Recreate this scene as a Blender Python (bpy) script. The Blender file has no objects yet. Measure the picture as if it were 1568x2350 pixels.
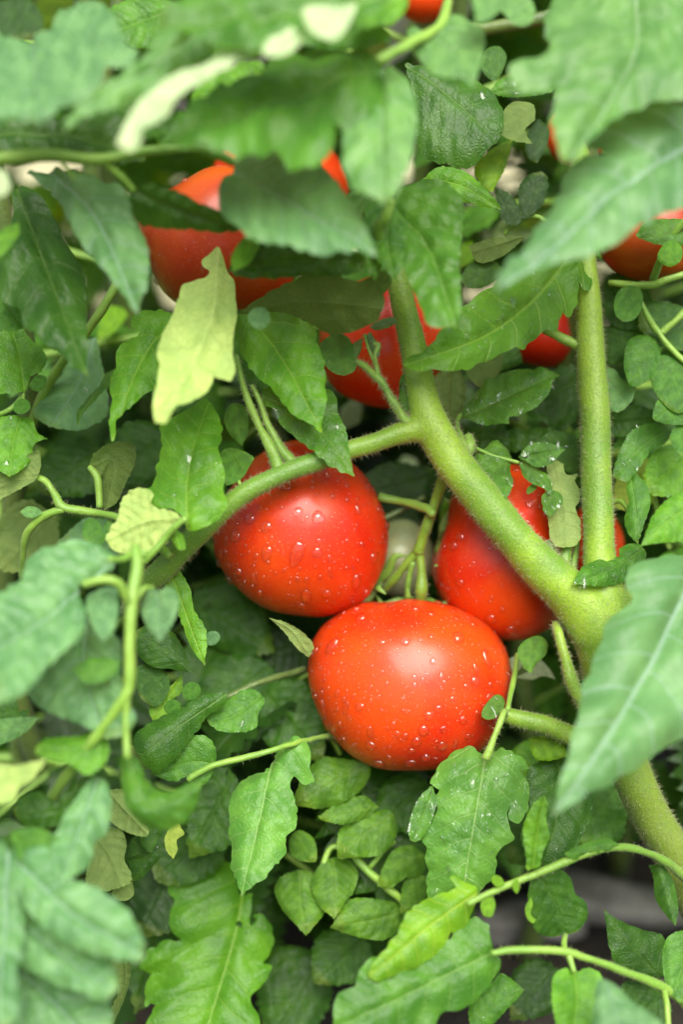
import bpy, bmesh, math, random
import numpy as np
from mathutils import Vector, Matrix
from mathutils.geometry import delaunay_2d_cdt
from mathutils.bvhtree import BVHTree

scene = bpy.context.scene
col = scene.collection
rnd = random.Random(7)

# ------------------------------------------------------------------ camera
D0 = 0.56                      # distance to the plane of focus (m)
PITCH = math.radians(22)       # camera looks down by this much
FOCUS = Vector((0, 0, 0.30))   # where the lens axis meets the plane of focus
FWD = Vector((0, math.cos(PITCH), -math.sin(PITCH)))
UP = Vector((0, math.sin(PITCH), math.cos(PITCH)))
RIGHT = Vector((1, 0, 0))
CAM = FOCUS - FWD * D0
cam_d = bpy.data.cameras.new('camera')
cam = bpy.data.objects.new('camera', cam_d)
col.objects.link(cam)
cam.location = CAM
cam.rotation_euler = (math.radians(90) - PITCH, 0, 0)
cam_d.sensor_fit = 'VERTICAL'
cam_d.sensor_height = 36
cam_d.lens = 36 * D0 / (0.27 * 2350 / 1568)
cam_d.clip_start = 0.02
cam_d.clip_end = 500
cam_d.dof.use_dof = True
cam_d.dof.focus_distance = D0 - 0.003
cam_d.dof.aperture_fstop = 2.8
scene.camera = cam

# ------------------------------------------------------------------ light: bright overcast, light from above and behind the camera
SUN_EL, SUN_AZ = math.radians(58), math.radians(168)   # azimuth measured clockwise from +Y
world = bpy.data.worlds.new('World')
scene.world = world
world.use_nodes = True
wn = world.node_tree.nodes; wl = world.node_tree.links
sky = wn.new('ShaderNodeTexSky'); sky.sky_type = 'NISHITA'; sky.sun_disc = False
sky.sun_elevation = SUN_EL; sky.sun_rotation = SUN_AZ
sky.air_density = 1.0; sky.dust_density = 4.0
hs = wn.new('ShaderNodeHueSaturation'); hs.inputs['Saturation'].default_value = 0.5
wl.new(sky.outputs[0], hs.inputs['Color'])
wl.new(hs.outputs[0], wn['Background'].inputs['Color'])
wn['Background'].inputs['Strength'].default_value = 0.085
sl = bpy.data.lights.new('sun', 'SUN'); sl.energy = 3.4; sl.angle = math.radians(50); sl.color = (1, 0.96, 0.89)
so = bpy.data.objects.new('sun', sl); col.objects.link(so)
sd = Vector((math.sin(SUN_AZ) * math.cos(SUN_EL), math.cos(SUN_AZ) * math.cos(SUN_EL), math.sin(SUN_EL)))
so.rotation_euler = sd.to_track_quat('Z', 'Y').to_euler()
so.location = sd * 3
scene.view_settings.view_transform = 'Standard'
scene.view_settings.look = 'None'
scene.view_settings.gamma = 1
scene.view_settings.use_curve_mapping = False
scene.view_settings.exposure = 1.05
scene.render.engine = 'CYCLES'
cy = scene.cycles
cy.max_bounces = 10; cy.transmission_bounces = 6; cy.transparent_max_bounces = 6
cy.diffuse_bounces = 4; cy.glossy_bounces = 3
cy.caustics_reflective = False; cy.caustics_refractive = True
cy.sample_clamp_indirect = 5; cy.blur_glossy = 0.3
try:
    cy.use_denoising = True
    cy.denoiser = 'OPENIMAGEDENOISE'
except Exception:
    pass

# ------------------------------------------------------------------ helpers
S = 0.27 / 1568
def W(x, y, d=0.0):
    """photo point (1568 x 2350 units) at d centimetres behind the plane of focus -> world"""
    z = D0 + d / 100.0
    k = S * z / D0
    return CAM + RIGHT * ((x - 784) * k) + UP * (-(y - 1175) * k) + FWD * z
NCAM = np.array(CAM); NR = np.array(RIGHT); NU = np.array(UP); NF = np.array(FWD)
def Wn(P, d):
    z = D0 + d / 100.0
    k = S * z / D0
    return NCAM + np.outer((P[:, 0] - 784) * k, NR) + np.outer(-(P[:, 1] - 1175) * k, NU) + np.outer(z, NF)

TILE = {'A': (0, 0), 'B': (784, 0), 'C': (0, 564.5), 'D': (784, 564.5), 'E': (0, 1129), 'F': (784, 1129), 'G': (0, 1693.5), 'H': (784, 1693.5)}
def T(t, pts):
    if t == 'Z':
        return [tuple(map(float, p)) for p in pts]
    ox, oy = TILE[t]
    return [(ox + x / 2, oy + y / 2) for x, y in pts]

def link(name, data, parent=None):
    o = bpy.data.objects.new(name, data)
    col.objects.link(o)
    if parent is not None:
        o.parent = parent
        o.matrix_parent_inverse = Matrix.Translation(parent.location).inverted() if parent.type == 'EMPTY' else Matrix()
    return o
def tag(o, label=None, cat=None, group=None, kind=None):
    if label: o['label'] = label
    if cat: o['category'] = cat
    if group: o['group'] = group
    if kind: o['kind'] = kind
    return o
def thing(name, loc, label, cat, group=None):
    o = bpy.data.objects.new(name, None)
    col.objects.link(o)
    o.location = loc
    o.empty_display_size = 0.02
    return tag(o, label, cat, group)
def mesh_from(name, V, F, mat, smooth=True):
    me = bpy.data.meshes.new(name)
    me.from_pydata([tuple(v) for v in V], [], [tuple(f) for f in F])
    if smooth:
        me.polygons.foreach_set('use_smooth', [True] * len(me.polygons))
    if mat: me.materials.append(mat)
    return me

# ------------------------------------------------------------------ materials
def new_mat(name):
    m = bpy.data.materials.new(name); m.use_nodes = True
    nt = m.node_tree
    return m, nt, nt.nodes, nt.links, nt.nodes['Principled BSDF']
class NB:
    """small node helper"""
    def __init__(s, nt): s.n = nt.nodes; s.l = nt.links
    def val(s, sock, v):
        if hasattr(v, 'is_output'): s.l.new(v, sock)
        else: sock.default_value = v
    def m(s, op, a, b=None, c=None, clamp=False):
        n = s.n.new('ShaderNodeMath'); n.operation = op; n.use_clamp = clamp
        s.val(n.inputs[0], a)
        if b is not None: s.val(n.inputs[1], b)
        if c is not None: s.val(n.inputs[2], c)
        return n.outputs[0]
    def ss(s, x, lo, hi, a=0.0, b=1.0):
        n = s.n.new('ShaderNodeMapRange'); n.interpolation_type = 'SMOOTHSTEP'
        s.val(n.inputs[0], x); s.val(n.inputs[1], lo); s.val(n.inputs[2], hi); s.val(n.inputs[3], a); s.val(n.inputs[4], b)
        return n.outputs[0]
    def mix(s, f, a, b, mode='MIX'):
        n = s.n.new('ShaderNodeMix'); n.data_type = 'RGBA'; n.blend_type = mode
        s.val(n.inputs[0], f); s.val(n.inputs[6], a); s.val(n.inputs[7], b)
        return n.outputs[2]
    def noise(s, vec, scale, detail=3, rough=0.5, dist=0.0):
        n = s.n.new('ShaderNodeTexNoise')
        if vec is not None: s.l.new(vec, n.inputs['Vector'])
        n.inputs['Scale'].default_value = scale; n.inputs['Detail'].default_value = detail
        n.inputs['Roughness'].default_value = rough; n.inputs['Distortion'].default_value = dist
        return n.outputs['Fac']
    def bump(s, h, strength, dist, normal=None):
        n = s.n.new('ShaderNodeBump'); n.inputs['Strength'].default_value = strength; n.inputs['Distance'].default_value = dist
        s.val(n.inputs['Height'], h)
        if normal is not None: s.l.new(normal, n.inputs['Normal'])
        return n.outputs[0]
def C(r, g, b): return (r, g, b, 1.0)

def make_leaf_mat():
    m, nt, N, L, P = new_mat('tomato_leaf')
    b = NB(nt)
    uv = N.new('ShaderNodeUVMap'); uv.uv_map = 'leaf'
    sep = N.new('ShaderNodeSeparateXYZ'); L.new(uv.outputs[0], sep.inputs[0])
    v, u = sep.outputs[0], sep.outputs[1]
    au = b.m('ABSOLUTE', u)
    tc = N.new('ShaderNodeTexCoord'); oi = N.new('ShaderNodeObjectInfo'); geo = N.new('ShaderNodeNewGeometry')
    add = N.new('ShaderNodeVectorMath'); add.operation = 'ADD'
    cmb = N.new('ShaderNodeCombineXYZ'); L.new(b.m('MULTIPLY', oi.outputs['Random'], 37.0), cmb.inputs[0])
    L.new(uv.outputs[0], add.inputs[0]); L.new(cmb.outputs[0], add.inputs[1])
    vec = add.outputs[0]
    nz = b.noise(vec, 3.0, 2)
    # midrib and side veins
    mid = b.ss(au, 0.003, b.m('SUBTRACT', 0.016, b.m('MULTIPLY', v, 0.010)), 1, 0)
    ph = b.m('MULTIPLY', b.m('SUBTRACT', v, b.m('ADD', b.m('MULTIPLY', au, 0.45), b.m('MULTIPLY', b.m('MULTIPLY', au, au), 0.9))), 6.6)
    ph = b.m('ADD', ph, b.m('ADD', b.m('MULTIPLY', nz, 0.9), b.m('MULTIPLY', b.m('SIGN', u), 0.22)))
    fr = b.m('ABSOLUTE', b.m('SUBTRACT', b.m('FRACT', b.m('ADD', ph, 0.5)), 0.5))
    lat = b.ss(fr, 0.010, 0.055, 1, 0)
    lat = b.m('MULTIPLY', lat, b.ss(au, 0.30, 0.10, 0.35, 1))
    vor = N.new('ShaderNodeTexVoronoi'); vor.feature = 'DISTANCE_TO_EDGE'; vor.inputs['Scale'].default_value = 27
    L.new(vec, vor.inputs['Vector'])
    net = b.ss(vor.outputs['Distance'], 0.0, 0.09, 1, 0)
    dome = b.ss(vor.outputs['Distance'], 0.0, 0.32)
    fine = b.noise(vec, 60, 3)
    big = b.noise(vec, 4.5, 3)
    vein = b.m('MAXIMUM', mid, b.m('MULTIPLY', lat, 0.75))
    # upper side
    top = b.mix(b.ss(big, 0.35, 0.68), C(0.042, 0.158, 0.011), C(0.085, 0.250, 0.018))
    top = b.mix(b.m('MULTIPLY', vein, 0.48), top, C(0.19, 0.35, 0.065))
    top = b.mix(b.m('MULTIPLY', net, 0.08), top, C(0.02, 0.07, 0.01))
    # lower side, paler and matt
    und = b.mix(b.ss(big, 0.35, 0.7), C(0.22, 0.33, 0.085), C(0.30, 0.41, 0.11))
    und = b.mix(b.m('MULTIPLY', vein, 0.35), und, C(0.38, 0.48, 0.16))
    und = b.mix(b.m('MULTIPLY', b.m('MAXIMUM', net, lat), 0.42), und, C(0.14, 0.23, 0.06))
    base = b.mix(geo.outputs['Backfacing'], top, und)
    base = b.mix(b.ss(fine, 0.35, 0.7, 0.0, 0.18), base, C(0.10, 0.22, 0.025))
    base = b.mix(1.0, base, oi.outputs['Color'], 'MULTIPLY')
    # yellowed tips and a few brown flecks
    base = b.mix(b.ss(b.m('ADD', v, b.m('MULTIPLY', nz, 0.06)), 0.99, 1.08, 0, 0.4), base, C(0.30, 0.34, 0.05))
    v2 = N.new('ShaderNodeTexVoronoi'); v2.inputs['Scale'].default_value = 5.0; L.new(vec, v2.inputs['Vector'])
    gate = b.ss(b.noise(vec, 2.3, 1), 0.60, 0.63)
    fleck = b.m('MULTIPLY', b.ss(b.m('ADD', v2.outputs['Distance'], b.m('MULTIPLY', fine, 0.05)), 0.05, 0.09, 1, 0), gate)
    base = b.mix(b.m('MULTIPLY', fleck, 0.8), base, C(0.16, 0.10, 0.03))
    hv = b.m('SUBTRACT', b.m('ADD', b.m('MULTIPLY', fine, 0.14), b.m('MULTIPLY', dome, 0.38)), b.m('MULTIPLY', vein, 0.8))
    nrm = b.bump(hv, 0.5, 0.0006)
    L.new(base, P.inputs['Base Color'])
    P.inputs['Roughness'].default_value = 0.42
    rg = b.mix(geo.outputs['Backfacing'], C(0.44, 0.44, 0.44), C(0.65, 0.65, 0.65))
    L.new(rg, P.inputs['Roughness'])
    P.inputs['Specular IOR Level'].default_value = 0.38
    P.inputs['Sheen Weight'].default_value = 0.06
    P.inputs['Sheen Roughness'].default_value = 0.5
    L.new(nrm, P.inputs['Normal'])
    tr = N.new('ShaderNodeBsdfTranslucent')
    tcol = b.mix(0.5, b.mix(1.0, C(0.42, 0.70, 0.02), oi.outputs['Color'], 'MULTIPLY'), base)
    L.new(tcol, tr.inputs['Color']); L.new(nrm, tr.inputs['Normal'])
    mx = N.new('ShaderNodeMixShader'); mx.inputs[0].default_value = 0.34
    L.new(P.outputs[0], mx.inputs[1]); L.new(tr.outputs[0], mx.inputs[2])
    L.new(mx.outputs[0], N['Material Output'].inputs['Surface'])
    return m
M_LEAF = make_leaf_mat()

def make_stem_mat(name, c0, c1, c2):
    m, nt, N, L, P = new_mat(name)
    b = NB(nt)
    tc = N.new('ShaderNodeTexCoord')
    ob = tc.outputs['Object']
    a = b.noise(ob, 38, 3)
    f = b.noise(ob, 900, 3)
    sp = b.noise(ob, 2600, 2)
    base = b.mix(b.ss(a, 0.38, 0.66), c0, c1)
    if name == 'green_stem':      # younger wood on the left branch is greener, the old foot is duller and browner
        sx = N.new('ShaderNodeSeparateXYZ'); L.new(ob, sx.inputs[0])
        base = b.mix(b.ss(sx.outputs[0], 0.03, -0.015, 0, 0.75), base, C(0.09, 0.22, 0.022))
        base = b.mix(b.ss(sx.outputs[2], 0.235, 0.17, 0, 0.7), base, C(0.12, 0.165, 0.025))
    base = b.mix(b.ss(f, 0.45, 0.75, 0, 0.35), base, c2)
    base = b.mix(b.ss(sp, 0.58, 0.70, 0, 0.45), base, C(0.42, 0.45, 0.16))
    L.new(base, P.inputs['Base Color'])
    P.inputs['Roughness'].default_value = 0.40
    P.inputs['Subsurface Weight'].default_value = 0.15
    P.inputs['Subsurface Radius'].default_value = (0.6, 1.0, 0.2)
    P.inputs['Subsurface Scale'].default_value = 0.002
    P.inputs['Sheen Weight'].default_value = 0.10
    L.new(b.bump(b.m('ADD', f, b.m('MULTIPLY', sp, 0.6)), 0.5, 0.0005), P.inputs['Normal'])
    return m
M_STEM = make_stem_mat('green_stem', C(0.12, 0.25, 0.014), C(0.24, 0.385, 0.022), C(0.09, 0.19, 0.012))
M_STALK = make_stem_mat('leaf_stalk_green', C(0.14, 0.29, 0.028), C(0.22, 0.38, 0.045), C(0.10, 0.21, 0.022))
M_OLD = make_stem_mat('old_stem', C(0.05, 0.10, 0.014), C(0.09, 0.14, 0.022), C(0.10, 0.11, 0.035))

def make_hair_mat():
    m, nt, N, L, P = new_mat('stem_hair')
    P.inputs['Base Color'].default_value = C(0.55, 0.58, 0.30)
    P.inputs['Roughness'].default_value = 0.4
    tr = N.new('ShaderNodeBsdfTranslucent'); tr.inputs[0].default_value = C(0.6, 0.62, 0.35)
    mx = N.new('ShaderNodeMixShader'); mx.inputs[0].default_value = 0.4
    L.new(P.outputs[0], mx.inputs[1]); L.new(tr.outputs[0], mx.inputs[2]); L.new(mx.outputs[0], N['Material Output'].inputs['Surface'])
    return m
M_HAIR = make_hair_mat()

def make_tomato_mat(name, red, orange, amount):
    m, nt, N, L, P = new_mat(name)
    b = NB(nt)
    tc = N.new('ShaderNodeTexCoord'); ob = tc.outputs['Object']
    big = b.noise(ob, 22, 2, 0.5, 0.3)
    mott = b.noise(ob, 260, 4, 0.6)
    spk = N.new('ShaderNodeTexVoronoi'); spk.inputs['Scale'].default_value = 720; L.new(ob, spk.inputs['Vector'])
    base = b.mix(b.ss(big, 0.36, 0.66, 0, amount), red, orange)
    base = b.mix(b.ss(mott, 0.45, 0.8, 0, 0.16), base, C(0.66, 0.10, 0.012))
    base = b.mix(b.ss(spk.outputs['Distance'], 0.10, 0.24, 0.30, 0), base, C(0.72, 0.20, 0.04))
    L.new(base, P.inputs['Base Color'])
    P.inputs['Roughness'].default_value = 0.37
    P.inputs['Specular IOR Level'].default_value = 0.32
    P.inputs['Subsurface Weight'].default_value = 0.25
    P.inputs['Subsurface Radius'].default_value = (1.0, 0.25, 0.08)
    P.inputs['Subsurface Scale'].default_value = 0.004
    P.inputs['Coat Weight'].default_value = 0.22
    P.inputs['Coat Roughness'].default_value = 0.2
    nr = b.bump(b.noise(ob, 1500, 2), 0.10, 0.0003)
    L.new(nr, P.inputs['Normal'])
    return m
M_RED = make_tomato_mat('ripe_tomato_skin', C(0.54, 0.017, 0.002), C(0.66, 0.058, 0.003), 0.9)
M_ORANGE = make_tomato_mat('orange_red_tomato_skin', C(0.36, 0.026, 0.003), C(0.46, 0.068, 0.005), 1.0)
M_GREENT = make_tomato_mat('unripe_tomato_skin', C(0.36, 0.44, 0.20), C(0.44, 0.50, 0.27), 1.0)
for n in M_GREENT.node_tree.nodes:
    if n.type == 'MIX' and n.inputs[7].default_value[0] > 0.7 and n.inputs[7].default_value[1] < 0.3:
        n.inputs[7].default_value = C(0.45, 0.52, 0.3)

def make_water():
    m, nt, N, L, P = new_mat('water')
    P.inputs['Base Color'].default_value = C(1, 1, 1)
    P.inputs['Roughness'].default_value = 0.03
    P.inputs['IOR'].default_value = 1.33
    P.inputs['Transmission Weight'].default_value = 1.0
    return m
M_WATER = make_water()
def make_film(name, refr, rough, ior=1.5):
    """clear water: mirror reflection by Fresnel, the rest passes through, partly bent"""
    m, nt, N, L, P = new_mat(name)
    N.remove(P); b = NB(nt)
    fr = N.new('ShaderNodeFresnel'); fr.inputs['IOR'].default_value = ior
    tr = N.new('ShaderNodeBsdfTransparent'); gl = N.new('ShaderNodeBsdfGlossy'); gl.inputs['Roughness'].default_value = rough
    rf = N.new('ShaderNodeBsdfRefraction'); rf.inputs['IOR'].default_value = 1.33; rf.inputs['Roughness'].default_value = 0.02
    m1 = N.new('ShaderNodeMixShader'); m1.inputs[0].default_value = refr
    L.new(tr.outputs[0], m1.inputs[1]); L.new(rf.outputs[0], m1.inputs[2])
    mx = N.new('ShaderNodeMixShader'); gm = N.new('ShaderNodeNewGeometry')
    L.new(b.m('MULTIPLY', fr.outputs[0], b.m('SUBTRACT', 1.0, gm.outputs['Backfacing'])), mx.inputs[0])
    L.new(m1.outputs[0] if refr else tr.outputs[0], mx.inputs[1]); L.new(gl.outputs[0], mx.inputs[2])
    L.new(mx.outputs[0], N['Material Output'].inputs['Surface'])
    return m
M_BEAD = make_film('water_bead', 0.55, 0.03, 1.75)
M_FILM = make_film('water_film', 0.0, 0.12, 1.55)
M_MIST = make_film('water_mist', 0.0, 0.12, 1.7)

def make_ground():
    m, nt, N, L, P = new_mat('dark_soil')
    b = NB(nt); tc = N.new('ShaderNodeTexCoord'); ob = tc.outputs['Object']
    a = b.noise(ob, 9, 5, 0.6); f = b.noise(ob, 120, 5, 0.7)
    base = b.mix(b.ss(a, 0.35, 0.7), C(0.018, 0.015, 0.011), C(0.06, 0.048, 0.032))
    base = b.mix(b.ss(f, 0.55, 0.8, 0, 0.5), base, C(0.11, 0.09, 0.06))
    L.new(base, P.inputs['Base Color']); P.inputs['Roughness'].default_value = 0.75
    L.new(b.bump(f, 0.9, 0.01), P.inputs['Normal'])
    return m
M_SOIL = make_ground()
def make_path():
    m, nt, N, L, P = new_mat('pale_path')
    b = NB(nt); tc = N.new('ShaderNodeTexCoord'); ob = tc.outputs['Object']
    a = b.noise(ob, 5, 5, 0.6); f = b.noise(ob, 90, 5, 0.7)
    base = b.mix(b.ss(a, 0.35, 0.7), C(0.40, 0.36, 0.20), C(0.52, 0.50, 0.30))
    base = b.mix(b.ss(f, 0.5, 0.8, 0, 0.6), base, C(0.28, 0.24, 0.12))
    L.new(base, P.inputs['Base Color']); P.inputs['Roughness'].default_value = 0.9
    L.new(b.bump(f, 0.8, 0.01), P.inputs['Normal'])
    return m
M_PATH = make_path()
def make_stone():
    m, nt, N, L, P = new_mat('grey_stone')
    b = NB(nt); tc = N.new('ShaderNodeTexCoord'); ob = tc.outputs['Object']
    a = b.noise(ob, 60, 5, 0.65); f = b.noise(ob, 500, 3)
    base = b.mix(b.ss(a, 0.3, 0.7), C(0.15, 0.145, 0.13), C(0.30, 0.29, 0.27))
    L.new(base, P.inputs['Base Color']); P.inputs['Roughness'].default_value = 0.6
    L.new(b.bump(b.m('ADD', a, f), 0.6, 0.003), P.inputs['Normal'])
    return m
M_STONE = make_stone()

# ------------------------------------------------------------------ the ground
def ground_height(x, y):
    return (0.012 * math.sin(7 * x + 1.3) * math.cos(9 * y) + 0.008 * math.sin(23 * x + 11 * y) + 0.006 * math.sin(41 * y - 17 * x + 2)) * (1 if abs(x) < 3 and abs(y) < 3 else 0)
def make_soil():
    r = np.random.RandomState(3)
    xs = np.concatenate([[-150, -40, -10, -3], np.linspace(-1.2, 1.2, 97), [3, 10, 40, 150]])
    ys = np.concatenate([[-150, -40, -10, -3], np.linspace(-1.2, 1.2, 97), [3, 10, 40, 150]])
    V = []; F = []
    for j, y in enumerate(ys):
        for i, x in enumerate(xs):
            near = abs(x) <= 1.2 and abs(y) <= 1.2
            V.append((x, y, (ground_height(x, y) + (r.rand() ** 3 * 0.012)) if near else 0.0))
    n = len(xs)
    for j in range(len(ys) - 1):
        for i in range(n - 1):
            F.append((j * n + i, j * n + i + 1, (j + 1) * n + i + 1, (j + 1) * n + i))
    o = link('ground', mesh_from('ground', V, F, M_SOIL)); tag(o, kind='structure')
    # pale trodden path behind the plants
    V = []; F = []
    for i, x in enumerate(np.linspace(-14, 14, 90)):
        V.append((x, 1.35 + 0.05 * math.sin(3 * x), 0.03)); V.append((x, 3.2 + 0.07 * math.sin(2.1 * x + 1), 0.03))
        if i: F.append((2 * i - 2, 2 * i, 2 * i + 1, 2 * i - 1))
    o = link('path', mesh_from('path', V, F, M_PATH)); tag(o, kind='structure')
make_soil()

# ------------------------------------------------------------------ tubes
def catmull(P, n):
    P = [np.array(p, float) for p in P]
    Q = [2 * P[0] - P[1]] + P + [2 * P[-1] - P[-2]]
    out = []
    for i in range(1, len(Q) - 2):
        for k in range(n):
            t = k / n
            a, b, c, d = Q[i - 1], Q[i], Q[i + 1], Q[i + 2]
            out.append(0.5 * ((2 * b) + (c - a) * t + (2 * a - 5 * b + 4 * c - d) * t * t + (3 * b - a - 3 * c + d) * t ** 3))
    out.append(P[-1])
    return out
def tube(P, R, sides=10, sub=6, flat=1.0, V=None, F=None):
    """swept tube through points P with radii R; appends to V, F"""
    if V is None: V, F = [], []
    PR = [np.array(list(p) + [r]) for p, r in zip(P, R)]
    C4 = catmull(PR, sub)
    pts = [c[:3] for c in C4]; rad = [max(1e-5, c[3]) for c in C4]
    base = len(V)
    t0 = pts[1] - pts[0]; t0 /= np.linalg.norm(t0) + 1e-12
    a = np.cross(t0, NF); 
    if np.linalg.norm(a) < 0.1: a = np.cross(t0, NR)
    a /= np.linalg.norm(a)
    for i, p in enumerate(pts):
        t = pts[min(i + 1, len(pts) - 1)] - pts[max(i - 1, 0)]; t /= np.linalg.norm(t) + 1e-12
        a = a - t * np.dot(a, t); a /= np.linalg.norm(a) + 1e-12
        bb = np.cross(t, a)
        for k in range(sides):
            q = 2 * math.pi * k / sides
            V.append(p + rad[i] * (math.cos(q) * a + flat * math.sin(q) * bb))
    for i in range(len(pts) - 1):
        for k in range(sides):
            k2 = (k + 1) % sides
            F.append((base + i * sides + k, base + i * sides + k2, base + (i + 1) * sides + k2, base + (i + 1) * sides + k))
    V.append(pts[0] - t0 * rad[0] * 0.4); c0 = len(V) - 1
    V.append(pts[-1] + t * rad[-1] * 0.4); c1 = len(V) - 1
    for k in range(sides):
        F.append((c0, base + (k + 1) % sides, base + k))
        e = base + (len(pts) - 1) * sides
        F.append((c1, e + k, e + (k + 1) % sides))
    return V, F
def hairs(name, parent, V, F, count, length, rad=0.00008, seed=1):
    """short hairs standing off a stem surface"""
    r = random.Random(seed)
    V = [Vector(v) for v in V]
    tris = []; acc = []; tot = 0
    for f in F:
        q = [V[i] for i in f]
        for k in range(1, len(q) - 1):
            ar = (q[k] - q[0]).cross(q[k + 1] - q[0])
            tot += ar.length; acc.append(tot); tris.append((q[0], q[k], q[k + 1], ar))
    import bisect
    HV = []; HF = []
    for _ in range(count):
        a, b, c, n = tris[min(len(tris) - 1, bisect.bisect(acc, r.random() * tot))]
        if n.length == 0: continue
        s, t = r.random(), r.random()
        if s + t > 1: s, t = 1 - s, 1 - t
        p = a + (b - a) * s + (c - a) * t
        n = n.normalized()
        d = (n + Vector((r.gauss(0, .3), r.gauss(0, .3), r.gauss(-0.1, .3)))).normalized()
        l = length * (0.35 + 0.9 * r.random() ** 1.5)
        x = d.orthogonal().normalized(); y = d.cross(x)
        i = len(HV)
        HV += [p + x * rad, p - x * rad * .5 + y * rad * .87, p - x * rad * .5 - y * rad * .87, p + d * l + Vector((0, 0, -l * 0.15 * r.random()))]
        HF += [(i, i + 1, i + 3), (i + 1, i + 2, i + 3), (i + 2, i, i + 3)]
    o = link(name, mesh_from(name, HV, HF, M_HAIR), parent)
    tag(o, kind='stuff')
    return o
def px_tube(parent, name, pts, mat=None, hair=0, hair_len=0.0020, sides=10, seed=1, label=None):
    """pts: (x, y, depth cm, radius in photo units)"""
    P = [W(x, y, d) for x, y, d, r in pts]
    R = [r * S * (D0 + d / 100) / D0 for x, y, d, r in pts]
    V, F = tube([np.array(p) for p in P], R, sides)
    V = [v + 0.00018 * np.array([math.sin(v[0] * 900), math.cos(v[2] * 760), math.sin(v[1] * 830)]) for v in V]
    o = link(name, mesh_from(name, V, F, mat or M_STALK), parent)
    if label: o['label'] = label
    if hair: hairs('hairs', o, V, F, hair, hair_len, seed=seed)
    return o

# ------------------------------------------------------------------ leaves
def smooth_outline(P, step):
    """Catmull-Rom through the traced corners, keeping sharp tips and notches sharp"""
    P = np.array(P, float); n = len(P)
    T1 = np.zeros_like(P)
    for i in range(n):
        a = P[i] - P[i - 1]; b = P[(i + 1) % n] - P[i]
        la, lb = np.linalg.norm(a) + 1e-9, np.linalg.norm(b) + 1e-9
        cs = np.dot(a, b) / la / lb
        k = 1.0 if cs > 0.35 else (0.0 if cs < -0.2 else (cs + 0.2) / 0.55)
        tdir = a / la + b / lb
        tdir /= np.linalg.norm(tdir) + 1e-9
        T1[i] = tdir * k
    out = []
    for i in range(n):
        p, q = P[i], P[(i + 1) % n]; l = np.linalg.norm(q - p)
        m = max(1, int(round(l / step)))
        for k in range(m):
            t = k / m
            h00 = 2 * t ** 3 - 3 * t * t + 1; h10 = t ** 3 - 2 * t * t + t; h01 = -2 * t ** 3 + 3 * t * t; h11 = t ** 3 - t * t
            ta = T1[i] if np.any(T1[i]) else (q - p) / (l + 1e-9)
            tb = T1[(i + 1) % n] if np.any(T1[(i + 1) % n]) else (q - p) / (l + 1e-9)
            out.append(h00 * p + h10 * l * ta * 0.9 + h01 * q + h11 * l * tb * 0.9)
    return np.array(out)
def inside(P, Q):
    x, y = P[:, 0], P[:, 1]
    r = np.zeros(len(P), bool)
    x0, y0 = Q[:, 0], Q[:, 1]; x1, y1 = np.roll(x0, -1), np.roll(y0, -1)
    for a, b, c, d in zip(x0, y0, x1, y1):
        cond = (b > y) != (d > y)
        xi = (c - a) * (y - b) / (d - b + 1e-12) + a
        r ^= cond & (x < xi)
    return r
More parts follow.
